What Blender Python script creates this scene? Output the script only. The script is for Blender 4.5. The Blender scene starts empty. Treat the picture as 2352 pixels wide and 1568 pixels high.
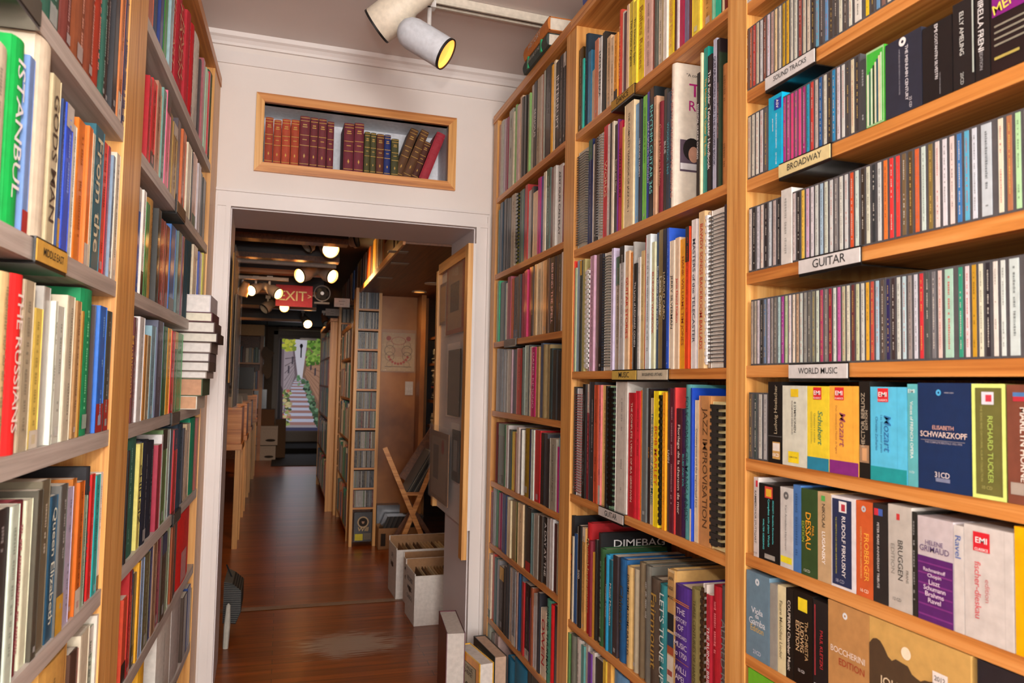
import bpy, math, random
from mathutils import Vector, Matrix
random.seed(7)
sc = bpy.context.scene
C = sc.collection
# ------------------------------------------------------------------ camera
W, H = 2352, 1568
F, YAW, PITCH, ROLL = 1747.3, .29174, .05512, .020313
HC = 1.22                                   # eye height above the floor
cy, sy, cp, sp = math.cos(YAW), math.sin(YAW), math.cos(PITCH), math.sin(PITCH)
_f = Vector((sy*cp, cy*cp, sp)); _r = Vector((cy, -sy, 0)); _u = _r.cross(_f)
cr, sr = math.cos(ROLL), math.sin(ROLL)
AR, AU = _r*cr + _u*sr, _u*cr - _r*sr
O = Vector((0, 0, HC))
cam = bpy.data.cameras.new('camera'); camo = bpy.data.objects.new('camera', cam); C.objects.link(camo)
m3 = Matrix((AR, AU, -_f)).transposed()
camo.matrix_world = Matrix.Translation(O) @ m3.to_4x4()
cam.sensor_width = 36; cam.lens = F/W*36; cam.clip_start = .02; cam.clip_end = 100
sc.camera = camo
cam.dof.use_dof = True; cam.dof.focus_distance = 2.1; cam.dof.aperture_fstop = 7.1
# ------------------------------------------------------------------ light and exposure
sc.view_settings.view_transform = 'Standard'; sc.view_settings.look = 'None'
sc.view_settings.gamma = 1; sc.view_settings.use_curve_mapping = False
sc.view_settings.exposure = -0.06
wd = bpy.data.worlds.new('world'); sc.world = wd; wd.use_nodes = True
wd.node_tree.nodes['Background'].inputs[0].default_value = (1, .96, .92, 1)
wd.node_tree.nodes['Background'].inputs[1].default_value = .5
def area(name, loc, to, size, power, col, shape='DISK'):
    l = bpy.data.lights.new(name, 'AREA'); l.shape = shape; l.size = size; l.energy = power; l.color = col
    o = bpy.data.objects.new(name, l); C.objects.link(o); o.location = loc
    o.rotation_euler = (Vector(to)-Vector(loc)).to_track_quat('-Z', 'Y').to_euler(); return o
area('camera_flash', (-.03, -.06, HC+.26), (.75, 2.0, HC+.1), .07, 12.5, (1, .96, .92))
_p = bpy.data.lights.new('added_ceiling_fill', 'POINT'); _p.energy = 62; _p.color = (1, .9, .8); _p.shadow_soft_size = .25  # unseen point fill behind the camera, added to brighten the ceiling
_po = bpy.data.objects.new('added_ceiling_fill', _p); C.objects.link(_po); _po.location = (.4, -1.5, 1.95)
area('added_rear_fill', (.3, -3.3, 1.7), (.35, 2.5, 1.45), 1.7, 175, (1, .97, .94), 'SQUARE')  # broad soft fill added out of view behind the camera, for gentler falloff

# ------------------------------------------------------------------ pixel rays onto real planes
def ray(x, y): return _f + AR*((x-W/2)/F) + AU*((H/2-y)/F)
def onX(x, y, X): d = ray(x, y); return O + d*(X/d.x)
def onY(x, y, Y): d = ray(x, y); return O + d*(Y/d.y)
def onZ(x, y, z): d = ray(x, y); return O + d*((z-HC)/d.z)
LA, LB = -.346, .0225
WY, WM = 3.18, .02725
def onW(x, y, off=0): d = ray(x, y); return O + d*((WY+off)/(d.y-WM*d.x))
def proj(p):
    q = p-O; d = q.dot(_f); return (W/2+F*q.dot(AR)/d, H/2-F*q.dot(AU)/d)
class Plane:                                 # a vertical shelf front: origin, width axis, inward axis
    def __init__(s, o, ux):
        s.o = Vector(o); s.x = Vector(ux).normalized(); s.y = Vector((-s.x.y, s.x.x, 0))
        s.rz = math.atan2(s.x.y, s.x.x)
    def at(s, px, py):
        d = ray(px, py); t = (s.o-O).dot(s.y)/d.dot(s.y); p = O+d*t
        return (p-s.o).dot(s.x), p.z
    def pt(s, a, z, b=0): return Vector((s.o.x, s.o.y, 0)) + s.x*a + s.y*b + Vector((0, 0, z))
PR = Plane((.85, 0, 0), (0, -1, 0))
PL = Plane((LA, 0, 0), (LB, 1, 0))
PN = Plane((0, WY, 0), (1, WM, 0))

# ------------------------------------------------------------------ materials
def lin(c): return c/12.92 if c <= .04045 else ((c+.055)/1.055)**2.4
def hx(h):
    if not isinstance(h, str): return h
    if len(h) == 3: h = ''.join(k+k for k in h)
    return tuple(lin(int(h[i:i+2], 16)/255) for i in (0, 2, 4))
def nodes(name):
    m = bpy.data.materials.new(name); m.use_nodes = True
    nt = m.node_tree; return m, nt, nt.nodes['Principled BSDF']
def painted(name, rough, coat=0, bump=0, spec=.5, metal=0, emit=0):
    m, nt, b = nodes(name)
    a = nt.nodes.new('ShaderNodeAttribute'); a.attribute_name = 'Col'
    n = nt.nodes.new('ShaderNodeTexNoise'); n.inputs['Scale'].default_value = 60; n.inputs['Detail'].default_value = 3
    tc = nt.nodes.new('ShaderNodeTexCoord'); nt.links.new(tc.outputs['Object'], n.inputs['Vector'])
    mx = nt.nodes.new('ShaderNodeMix'); mx.data_type = 'RGBA'; mx.blend_type = 'MULTIPLY'
    mr = nt.nodes.new('ShaderNodeMapRange'); mr.inputs[1].default_value = .3; mr.inputs[2].default_value = .7
    mr.inputs[3].default_value = .88; mr.inputs[4].default_value = 1.06
    nt.links.new(n.outputs['Fac'], mr.inputs[0]); mx.inputs['Factor'].default_value = 1
    nt.links.new(a.outputs['Color'], mx.inputs['A']); nt.links.new(mr.outputs[0], mx.inputs['B'])
    nt.links.new(mx.outputs['Result'], b.inputs['Base Color'])
    b.inputs['Roughness'].default_value = rough; b.inputs['Coat Weight'].default_value = coat
    b.inputs['Coat Roughness'].default_value = .12; b.inputs['Specular IOR Level'].default_value = spec
    b.inputs['Metallic'].default_value = metal
    if bump:
        bp = nt.nodes.new('ShaderNodeBump'); bp.inputs['Strength'].default_value = bump; bp.inputs['Distance'].default_value = .002
        nt.links.new(n.outputs['Fac'], bp.inputs['Height']); nt.links.new(bp.outputs[0], b.inputs['Normal'])
    return m
M_COVER = painted('printed_cover', .42, .25)
M_CLOTH = painted('cloth_cover', .7, 0, .25)
M_PAPER = painted('paper', .85)
M_CASE = painted('clear_case_plastic', .25, .5)
M_PAINT = painted('painted_surface', .5)
M_METAL = painted('metal_surface', .3, 0, 0, .5, .9)
def wood(name, axis, c1, c2, c3, rough=.42, sc_=1.0):
    m, nt, b = nodes(name)
    tc = nt.nodes.new('ShaderNodeTexCoord'); mp = nt.nodes.new('ShaderNodeMapping')
    s = [62*sc_, 62*sc_, 62*sc_]; s['xyz'.index(axis)] = 1.6*sc_
    mp.inputs['Scale'].default_value = s
    nt.links.new(tc.outputs['Object'], mp.inputs['Vector'])
    n = nt.nodes.new('ShaderNodeTexNoise'); n.inputs['Scale'].default_value = 1; n.inputs['Detail'].default_value = 6
    n.inputs['Roughness'].default_value = .62; n.inputs['Distortion'].default_value = .6
    nt.links.new(mp.outputs[0], n.inputs['Vector'])
    cr_ = nt.nodes.new('ShaderNodeValToRGB'); e = cr_.color_ramp.elements
    e[0].position = .36; e[0].color = (*hx(c1), 1); e[1].position = .64; e[1].color = (*hx(c3), 1)
    k = e.new(.5); k.color = (*hx(c2), 1)
    nt.links.new(n.outputs['Fac'], cr_.inputs[0]); nt.links.new(cr_.outputs[0], b.inputs['Base Color'])
    b.inputs['Roughness'].default_value = rough; b.inputs['Coat Weight'].default_value = .12; b.inputs['Coat Roughness'].default_value = .25
    bp = nt.nodes.new('ShaderNodeBump'); bp.inputs['Strength'].default_value = .12; bp.inputs['Distance'].default_value = .002
    nt.links.new(n.outputs['Fac'], bp.inputs['Height']); nt.links.new(bp.outputs[0], b.inputs['Normal'])
    return m
PINE = ('ac682e', 'cc8742', 'dc9c58'); PINZ = ('c08444', 'd69c54', 'e4b06a')
W_X, W_Y, W_Z = (wood('pine_board_'+n, a, *(PINZ if a == 'z' else PINE)) for n, a in (('across', 'x'), ('along', 'y'), ('upright', 'z')))
GREYW = ('a49a92', 'b8aea6', 'c6bdb6')
G_X = wood('grey_painted_board', 'x', *GREYW, rough=.55)
W_BRN = wood('brown_stained_board', 'y', '5a3216', '6c3e1e', '7c4a26', .5)
def plaster(name, col, rough=.75):
    m, nt, b = nodes(name)
    tc = nt.nodes.new('ShaderNodeTexCoord')
    n = nt.nodes.new('ShaderNodeTexNoise'); n.inputs['Scale'].default_value = 2.3; n.inputs['Detail'].default_value = 8
    nt.links.new(tc.outputs['Object'], n.inputs['Vector'])
    cr_ = nt.nodes.new('ShaderNodeValToRGB'); e = cr_.color_ramp.elements; c = hx(col)
    e[0].position = .3; e[0].color = (*[k*.93 for k in c], 1); e[1].position = .7; e[1].color = (*[min(1, k*1.03) for k in c], 1)
    nt.links.new(n.outputs['Fac'], cr_.inputs[0]); nt.links.new(cr_.outputs[0], b.inputs['Base Color'])
    n2 = nt.nodes.new('ShaderNodeTexNoise'); n2.inputs['Scale'].default_value = 45
    nt.links.new(tc.outputs['Object'], n2.inputs['Vector'])
    bp = nt.nodes.new('ShaderNodeBump'); bp.inputs['Strength'].default_value = .1; bp.inputs['Distance'].default_value = .003
    nt.links.new(n2.outputs['Fac'], bp.inputs['Height']); nt.links.new(bp.outputs[0], b.inputs['Normal'])
    b.inputs['Roughness'].default_value = rough; return m
W_PLY = plaster('stained_plywood', 'a06428', .4)
_n = W_PLY.node_tree.nodes; _e = _n['Color Ramp'].color_ramp.elements; _e[0].color = (*hx('74400f'), 1); _e[1].color = (*hx('c48a4a'), 1)
_k = _e.new(.5); _k.color = (*hx('a4662a'), 1)
M_WALL = plaster('wall_paint', 'e6ded8'); M_CEIL = plaster('ceiling_paint', 'e2dad6'); M_TRIM = plaster('trim_paint', 'e3dcd8', .45)
M_JAMB = plaster('grey_white_gloss_paint', 'dcd4d4', .5); M_DARK = plaster('dark_ceiling_paint', '0c0908', .9)
M_BACKW = plaster('back_room_wall_paint', '7a6450', .7)
def floorboards():
    m, nt, b = nodes('oak_floorboards')
    tc = nt.nodes.new('ShaderNodeTexCoord'); br = nt.nodes.new('ShaderNodeTexBrick')
    br.inputs['Scale'].default_value = 1; br.inputs['Brick Width'].default_value = 1.3; br.inputs['Row Height'].default_value = .057
    br.inputs['Mortar Size'].default_value = .0012; br.inputs['Color1'].default_value = (*hx('9c4c0c'), 1)
    br.inputs['Color2'].default_value = (*hx('7e3a04'), 1); br.inputs['Mortar'].default_value = (*hx('2c1204'), 1); br.inputs['Bias'].default_value = 0
    nt.links.new(tc.outputs['Object'], br.inputs['Vector'])
    mp = nt.nodes.new('ShaderNodeMapping'); mp.inputs['Scale'].default_value = (2.5, 45, 1); nt.links.new(tc.outputs['Object'], mp.inputs['Vector'])
    n = nt.nodes.new('ShaderNodeTexNoise'); n.inputs['Scale'].default_value = 1; n.inputs['Detail'].default_value = 7; nt.links.new(mp.outputs[0], n.inputs['Vector'])
    mr = nt.nodes.new('ShaderNodeMapRange'); mr.inputs[1].default_value = .3; mr.inputs[2].default_value = .7; mr.inputs[3].default_value = .6; mr.inputs[4].default_value = 1.25
    nt.links.new(n.outputs['Fac'], mr.inputs[0])
    mx = nt.nodes.new('ShaderNodeMix'); mx.data_type = 'RGBA'; mx.blend_type = 'MULTIPLY'; mx.inputs['Factor'].default_value = 1
    nt.links.new(br.outputs['Color'], mx.inputs['A']); nt.links.new(mr.outputs[0], mx.inputs['B'])
    # worn, bare patch where people walk through the doorway
    mp2 = nt.nodes.new('ShaderNodeMapping'); mp2.inputs['Location'].default_value = (-.33, -3.62, 0); mp2.inputs['Scale'].default_value = (2.6, 3.4, 1)
    nt.links.new(tc.outputs['Object'], mp2.inputs['Vector'])
    g = nt.nodes.new('ShaderNodeTexGradient'); g.gradient_type = 'SPHERICAL'
    vm = nt.nodes.new('ShaderNodeVectorMath'); vm.operation = 'MULTIPLY'; vm.inputs[1].default_value = (1, 1, 0)
    nt.links.new(tc.outputs['Object'], vm.inputs[0])
    vs = nt.nodes.new('ShaderNodeVectorMath'); vs.operation = 'SUBTRACT'; vs.inputs[1].default_value = (.34, 3.66, 0); nt.links.new(vm.outputs[0], vs.inputs[0])
    vv = nt.nodes.new('ShaderNodeVectorMath'); vv.operation = 'MULTIPLY'; vv.inputs[1].default_value = (2.6, 3.6, 1); nt.links.new(vs.outputs[0], vv.inputs[0])
    nt.links.new(vv.outputs[0], g.inputs['Vector'])
    mp3 = nt.nodes.new('ShaderNodeMapping'); mp3.inputs['Scale'].default_value = (9, 95, 1); nt.links.new(tc.outputs['Object'], mp3.inputs['Vector'])
    n3 = nt.nodes.new('ShaderNodeTexNoise'); n3.inputs['Scale'].default_value = 1; n3.inputs['Detail'].default_value = 6; nt.links.new(mp3.outputs[0], n3.inputs['Vector'])
    mu = nt.nodes.new('ShaderNodeMath'); mu.operation = 'MULTIPLY_ADD'; nt.links.new(g.outputs['Fac'], mu.inputs[0]); mu.inputs[1].default_value = .6
    nt.links.new(n3.outputs['Fac'], mu.inputs[2])
    st = nt.nodes.new('ShaderNodeMapRange'); st.inputs[1].default_value = .72; st.inputs[2].default_value = .86; st.inputs[3].default_value = 0; st.inputs[4].default_value = .85
    nt.links.new(mu.outputs[0], st.inputs[0])
    mm = nt.nodes.new('ShaderNodeMix'); mm.data_type = 'RGBA'; nt.links.new(st.outputs[0], mm.inputs['Factor'])
    nt.links.new(mx.outputs['Result'], mm.inputs['A']); mm.inputs['B'].default_value = (*hx('ac9888'), 1)
    nt.links.new(mm.outputs['Result'], b.inputs['Base Color'])
    b.inputs['Roughness'].default_value = .3; b.inputs['Coat Weight'].default_value = .2; b.inputs['Coat Roughness'].default_value = .2
    bp = nt.nodes.new('ShaderNodeBump'); bp.inputs['Strength'].default_value = .15; bp.inputs['Distance'].default_value = .003
    nt.links.new(n.outputs['Fac'], bp.inputs['Height']); nt.links.new(bp.outputs[0], b.inputs['Normal']); nt.links.new(bp.outputs[0], b.inputs['Coat Normal'])
    return m
M_FLOOR = floorboards()
def glow(name, col, s):
    m, nt, b = nodes(name); b.inputs['Base Color'].default_value = (*col, 1)
    b.inputs['Emission Color'].default_value = (*col, 1); b.inputs['Emission Strength'].default_value = s; return m
M_LAMP = glow('lit_lamp_face', (1, .62, .22), 14)
M_LAMPDIM = glow('dim_lamp_reflector', (1, .42, .08), 1.3)
def lit_print():
    m, nt, b = nodes('backlit_translucent_print')
    a = nt.nodes.new('ShaderNodeAttribute'); a.attribute_name = 'Col'
    nt.links.new(a.outputs['Color'], b.inputs['Base Color']); nt.links.new(a.outputs['Color'], b.inputs['Emission Color'])
    b.inputs['Emission Strength'].default_value = .5; return m
M_BACKLIT = lit_print()
def clear():
    m, nt, b = nodes('clear_plastic_sleeve'); b.inputs['Base Color'].default_value = (.9, .88, .84, 1)
    b.inputs['Roughness'].default_value = .06; b.inputs['Alpha'].default_value = .1; b.inputs['Coat Weight'].default_value = 1
    n = nt.nodes.new('ShaderNodeTexNoise'); n.inputs['Scale'].default_value = 18; n.inputs['Distortion'].default_value = 2
    bp = nt.nodes.new('ShaderNodeBump'); bp.inputs['Strength'].default_value = .5; bp.inputs['Distance'].default_value = .01
    nt.links.new(n.outputs['Fac'], bp.inputs['Height']); nt.links.new(bp.outputs[0], b.inputs['Normal']); nt.links.new(bp.outputs[0], b.inputs['Coat Normal'])
    return m
M_SLEEVE = clear()
ATT = (M_COVER, M_CLOTH, M_PAPER, M_CASE, M_PAINT, M_METAL)

# ------------------------------------------------------------------ mesh builder
_tc = {}
def text_geo(s):
    if s in _tc: return _tc[s]
    cu = bpy.data.curves.new('t', 'FONT'); cu.body = s; cu.size = 1; cu.align_x = 'CENTER'; cu.align_y = 'CENTER'; cu.resolution_u = 2; cu.offset = .004; cu.space_character = .95
    o = bpy.data.objects.new('t', cu); C.objects.link(o)
    dg = bpy.context.evaluated_depsgraph_get(); me = bpy.data.meshes.new_from_object(o.evaluated_get(dg))
    v = [q.co.copy() for q in me.vertices]; f = [tuple(p.vertices) for p in me.polygons]
    bpy.data.objects.remove(o); bpy.data.curves.remove(cu); bpy.data.meshes.remove(me)
    if not v: v = [Vector((0, 0, 0))]
    x0 = min(q.x for q in v); x1 = max(q.x for q in v); y0 = min(q.y for q in v); y1 = max(q.y for q in v)
    c = Vector(((x0+x1)/2, (y0+y1)/2, 0)); v = [q-c for q in v]
    _tc[s] = (v, f, max(.01, x1-x0), max(.01, y1-y0)); return _tc[s]
class MB:
    def __init__(s): s.v = []; s.f = []; s.c = []; s.m = []; s.mats = []
    def mi(s, m):
        if m not in s.mats: s.mats.append(m)
        return s.mats.index(m)
    def add(s, vs, fs, col=(.8, .8, .8), mat=None, T=None):
        b = len(s.v); k = s.mi(mat or M_COVER); col = hx(col)
        s.v += [tuple(T @ Vector(v)) if T is not None else tuple(v) for v in vs]
        for f in fs: s.f.append(tuple(b+i for i in f)); s.c.append(col); s.m.append(k)
        return s
    def box(s, x0, x1, y0, y1, z0, z1, col='888', mat=None, T=None):
        v = [(x, y, z) for x in (x0, x1) for y in (y0, y1) for z in (z0, z1)]
        return s.add(v, [(0, 1, 3, 2), (4, 6, 7, 5), (0, 4, 5, 1), (2, 3, 7, 6), (0, 2, 6, 4), (1, 5, 7, 3)], col, mat, T)
    def quad(s, a, b, c, d, col='888', mat=None, T=None): return s.add([a, b, c, d], [(0, 1, 2, 3)], col, mat, T)
    def rect(s, x0, x1, z0, z1, y, col, mat=None, T=None):   # thin raised print on a front face
        return s.add([(x0, y, z0), (x1, y, z0), (x1, y, z1), (x0, y, z1)], [(0, 1, 2, 3)], col, mat, T)
    def tube(s, p0, p1, r0, r1=None, n=12, col='888', mat=None, caps=True, T=None):
        r1 = r0 if r1 is None else r1; p0 = Vector(p0); p1 = Vector(p1); d = (p1-p0).normalized()
        a = d.orthogonal().normalized(); b = d.cross(a)
        v = [p+(a*math.cos(t)+b*math.sin(t))*r for p, r in ((p0, r0), (p1, r1)) for t in [2*math.pi*i/n for i in range(n)]]
        f = [(i, (i+1) % n, n+(i+1) % n, n+i) for i in range(n)]
        if caps: f += [tuple(range(n))[::-1], tuple(range(n, 2*n))]
        return s.add(v, f, col, mat, T)
    def lathe(s, prof, p0, d, n=24, col='888', mat=None):     # prof: (distance along d, radius)
        p0 = Vector(p0); d = Vector(d).normalized(); a = d.orthogonal().normalized(); b = d.cross(a); v = []; f = []
        for t, r in prof: v += [p0+d*t+(a*math.cos(q)+b*math.sin(q))*r for q in [2*math.pi*i/n for i in range(n)]]
        for j in range(len(prof)-1):
            for i in range(n): f.append((j*n+i, j*n+(i+1) % n, (j+1)*n+(i+1) % n, (j+1)*n+i))
        return s.add(v, f, col, mat)
    def path(s, pts, r, n=6, col='888', mat=None):
        for a, b in zip(pts, pts[1:]): s.tube(a, b, r, r, n, col, mat)
        return s
    def ring(s, c, ax, ay, r0, r1, n, col, mat=None, T=None):
        c = Vector(c); ax = Vector(ax); ay = Vector(ay); v = []
        for r in (r0, r1): v += [c+(ax*math.cos(2*math.pi*i/n)+ay*math.sin(2*math.pi*i/n))*r for i in range(n)]
        return s.add(v, [(i, (i+1) % n, n+(i+1) % n, n+i) for i in range(n)], col, mat, T)
    def disc(s, c, ax, ay, r, n, col, mat=None, T=None):
        c = Vector(c); ax = Vector(ax); ay = Vector(ay)
        return s.add([c+(ax*math.cos(2*math.pi*i/n)+ay*math.sin(2*math.pi*i/n))*r for i in range(n)], [tuple(range(n))], col, mat, T)
    def text(s, body, cx, cz, y, wmax, hmax, col, rot=0, T=None, stretch=1.35, shear=0):
        # flat lettering on the front face (local x right, z up); rot -90: reads downwards
        v, f, w, h = text_geo(body); k = min(wmax/w, hmax/h); kx = min(wmax/w, k*stretch)
        r = math.radians(rot); c, n = math.cos(r), math.sin(r); o = []
        for q in v:
            a, b = q.x*kx+q.y*k*shear, q.y*k
            o.append((cx+a*c-b*n, y, cz+a*n+b*c))
        return s.add(o, f, col, M_PAPER, T)
    def build(s, name, parent=None, loc=None, rz=0, smooth=False):
        me = bpy.data.meshes.new(name); me.from_pydata(s.v, [], s.f)
        for m in s.mats: me.materials.append(m)
        me.polygons.foreach_set('material_index', s.m)
        at = me.color_attributes.new('Col', 'FLOAT_COLOR', 'CORNER'); buf = []
        for f, c in zip(s.f, s.c): buf += [c[0], c[1], c[2], 1.0]*len(f)
        at.data.foreach_set('color', buf)
        if smooth:
            for p in me.polygons: p.use_smooth = True
            me.set_sharp_from_angle(angle=.6)
        me.update()
        o = bpy.data.objects.new(name, me); C.objects.link(o)
        if parent: o.parent = parent
        if loc is not None: o.location = loc
        if rz: o.rotation_euler = (0, 0, rz)
        return o
def tag(o, label, cat, group=None):
    o['label'] = label; o['category'] = cat
    if group: o['group'] = group
    return o
def empty(name, loc=(0, 0, 0), rz=0):
    o = bpy.data.objects.new(name, None); C.objects.link(o); o.location = loc; o.rotation_euler = (0, 0, rz); o.empty_display_size = .05; return o
def struct(o): o['kind'] = 'structure'; return o
def wbox(name, x0, x1, y0, y1, z0, z1, mat, parent=None, col='888'):
    return MB().box(x0, x1, y0, y1, z0, z1, col, mat).build(name, parent)
# ------------------------------------------------------------------ the room
struct(wbox('floor', -1.9, 2.2, -4.2, 15.2, -.06, 0, M_FLOOR))
struct(wbox('ceiling', -1.2, 1.7, -3.6, 3.24, HC+1.37, HC+1.43, M_CEIL))
struct(wbox('wall_right', 1.19, 1.25, -3.6, 3.2, 0, HC+1.37, M_WALL))
struct(wbox('wall_left', -.78, -.72, -3.6, 3.2, 0, HC+1.37, M_WALL))
DL, DR, DT = -.218, .784, HC+.674
NL, NR, NB, NT = -.11, .654, HC+.861, HC+1.112
b = MB(); TH = .41
for q in ((-1.5, DL, 0, TH, 0, DT), (DR, 1.7, 0, TH, 0, DT), (-1.5, 1.7, 0, TH, DT, NB), (-1.5, NL, 0, TH, NB, NT), (NR, 1.7, 0, TH, NB, NT),
          (-1.5, 1.7, 0, TH, NT, HC+1.37), (NL, NR, .19, TH, NB, NT)):
    b.box(*q, 'fff', M_WALL)
struct(b.build('wall_front', None, (0, WY, 0), PN.rz))
b = MB(); e = .004
b.box(DL, DL+e, .005, TH+.004, 0, DT, 'fff', M_JAMB).box(DR-e, DR, .005, TH+.004, 0, DT, 'fff', M_JAMB).box(DL, DR, .005, TH+.004, DT-e, DT, 'fff', M_JAMB)
struct(b.build('trim_1', None, (0, WY, 0), PN.rz))
b = MB()                                                    # moulded door casing with mitred corners
for (w0, w1, p) in ((0, .018, .022), (.018, .05, .015), (.05, .0575, .024)):
    for sd in (-1, 1):
        e0 = DL if sd < 0 else DR; a0, a1 = sorted((e0+sd*w0, e0+sd*w1)); b.box(a0, a1, -p, 0, 0, DT+(w0 if w0 else .0), 'fff', M_TRIM)
for (w0, w1, p) in ((0, .022, .022), (.022, .06, .015), (.06, .07, .024)):
    b.box(DL-.0575, DR+.0575, -p+.0005, 0, DT+w0, DT+w1, 'fff', M_TRIM)
struct(b.build('trim_2', None, (0, WY, 0), PN.rz))
b = MB(); z = HC
b.box(-.75, 1.2, -.008, 0, z+1.25, z+1.30, 'fff', M_TRIM)
pr = [(0, 1.322), (-.012, 1.322), (-.016, 1.332), (-.024, 1.345), (-.034, 1.352), (-.036, 1.37), (0, 1.37)]
vs = [(x, y, z+h) for x in (-.75, 1.2) for y, h in pr]; n = len(pr)
b.add(vs, [(i, (i+1) % n, n+(i+1) % n, n+i) for i in range(n)]+[tuple(range(n)), tuple(range(n, 2*n))], 'fff', M_TRIM)
struct(b.build('trim_3', None, (0, WY, 0), PN.rz))
b = MB()                                                    # mitred pine frame round the niche
o_, i_ = (NL-.029, NR+.032, NB-.034, NT+.033), (NL+.003, NR-.003, NB+.003, NT-.003)
P = lambda q, y: [(q[0], y, q[2]), (q[1], y, q[2]), (q[1], y, q[3]), (q[0], y, q[3])]
vs = P(o_, -.016)+P(i_, -.016)+P(o_, 0)+P(i_, .03)
for k, m in ((0, W_X), (1, W_Z), (2, W_X), (3, W_Z)):
    j = (k+1) % 4
    b.add([vs[k], vs[j], vs[4+j], vs[4+k]], [(0, 1, 2, 3)], 'fff', m)
    b.add([vs[k], vs[j], vs[8+j], vs[8+k]], [(0, 1, 2, 3)], 'fff', m)
    b.add([vs[4+k], vs[4+j], vs[12+j], vs[12+k]], [(0, 1, 2, 3)], 'fff', m)
struct(b.build('trim_4', None, (0, WY, 0), PN.rz))
b = MB()
for q in ((NL, NR, .001, .19, NB, NB+.003), (NL, NR, .001, .19, NT-.003, NT), (NL, NL+.003, .001, .19, NB, NT), (NR-.003, NR, .001, .19, NB, NT), (NL, NR, .186, .189, NB, NT)):
    b.box(*q, 'e2e4ea', M_PAINT)
struct(b.build('trim_5', None, (0, WY, 0), PN.rz))

# ------------------------------------------------------------------ bookcases
def bookcase(pl, a0, a1, sides, top, shelves, th, label, mside, mshelf, depth=.27, shelf_in=.002, bottom=0):
    # a0,a1: extent along the width axis; sides: (width of far/near upright at a0, at a1)
    r = empty('bookcase', pl.pt((a0+a1)/2, 0), pl.rz); tag(r, label, 'bookcase', 'bookcases along the aisle')
    c = (a1-a0)/2
    MB().box(-c, -c+sides[0], 0, depth, 0, top-.03, 'fff', mside).build('side_panel', r)
    MB().box(c-sides[1], c, 0, depth, 0, top-.03, 'fff', mside).build('side_panel', r)
    MB().box(-c, c, -.004, depth, top-.034, top, 'fff', W_X).build('top_board', r)
    MB().box(-c+sides[0]*.5, c-sides[1]*.5, depth+.0002, depth+.01, 0, top-.04, 'fff', W_Z).build('back_panel', r)
    for i, z in enumerate(shelves):
        MB().box(-c+sides[0]+.0004, c-sides[1]-.0004, shelf_in, depth-.001, z-th, z, 'fff', mshelf).build('shelf', r)
    return r
fR = lambda px, py: PR.at(px, py)[0]
fL = lambda px, py: PL.at(px, py)[0]
zs = lambda *q: [HC+k for k in q]
nA, nB_ = -3.165, fR(1306, 549)
mA, mB = nB_+.0006, fR(1692, 449)
cA, cB = mB+.0006, -.62
N_SH = zs(.79, .460, .172, -.116, -.408, -.664, -.968)
M_SH = zs(.783, .416, .040, -.331, -.707, -1.03)
C_SH = zs(.757, .580, .404, .222, .043, -.133, -.311, -.496, -.70, -.95)
bookcase(PR, nA, nB_, (.055, nB_-fR(1294.7, 549)), HC+1.165, N_SH, .022, 'narrow pine bookcase packed with theatre books beside the white doorway', W_Z, W_X)
bookcase(PR, mA, mB, (fR(1317, 549)-mA, mB-fR(1670, 449)), HC+1.165, M_SH, .022, 'pine bookcase of music and guitar books between the two other tall cases', W_Z, W_X)
bookcase(PR, cA, cB, (fR(1713, 449)-cA, .03), HC+1.165, C_SH, .022, 'pine shelving full of CD cases and boxed sets nearest the camera', W_Z, W_X)
L_SH = zs(.782, .482, .180, -.103, -.400, -.668, -.94)
lA, lB = .70, fL(282.5, 690)
kA, kB = lB+.0006, 3.165
bookcase(PL, lA, lB, (.03, lB-fL(268.5, 680)), HC+1.181, L_SH, .030, 'pine bookcase with grey shelves of blurred books at the photo edge', W_Z, G_X)
bookcase(PL, kA, kB, (fL(309, 690)-kA, .19), HC+1.181, L_SH, .030, 'pine bookcase with grey painted shelves against the doorway casing', W_Z, G_X)

# ------------------------------------------------------------------ spines: books, CDs, boxes
ROWS = []
def row(pl, z, phrase, group, data, kind0='p', cat='book'):
    its = []
    for ln in data.strip().split('\n'):
        for t in ln.split(';'):
            t = t.split(None, 5)
            if not t: continue
            x0, x1, top, col = float(t[0]), float(t[1]), float(t[2]), t[3]
            kd = t[4] if len(t) > 4 else kind0
            tx = t[5] if len(t) > 5 else ''
            its.append([x0, x1, top, col, kd, tx])
    out = []
    for x0, x1, top, col, kd, tx in its:
        xm = (x0+x1)/2
        a, zt = pl.at(xm, top); a, zt = pl.at(xm, top)
        yb = proj(pl.pt(a, z))[1]; ym = (top+yb)/2
        s0, s1 = pl.at(x0, ym)[0], pl.at(x1, ym)[0]; zt = pl.at(xm, top)[1]
        out.append(dict(s0=s0, s1=s1, h=zt-z, col=col, kd=kd, tx=tx, px=(x0, x1, top, yb), z=z))
    out.sort(key=lambda d: d['s0'])
    for p, q in zip(out, out[1:]):
        if p['s1'] > q['s0']:
            m = (p['s1']+q['s0'])/2; p['s1'] = q['s0'] = m
    for i, d in enumerate(out):
        d['s0'] += .0004; d['s1'] -= .0004
        d['w'] = max(.003, d['s1']-d['s0']); d['pl'] = pl; d['row'] = phrase; d['grp'] = group; d['cat'] = cat; d['i'] = i; d['n'] = len(out)
    ROWS.append(out)
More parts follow.
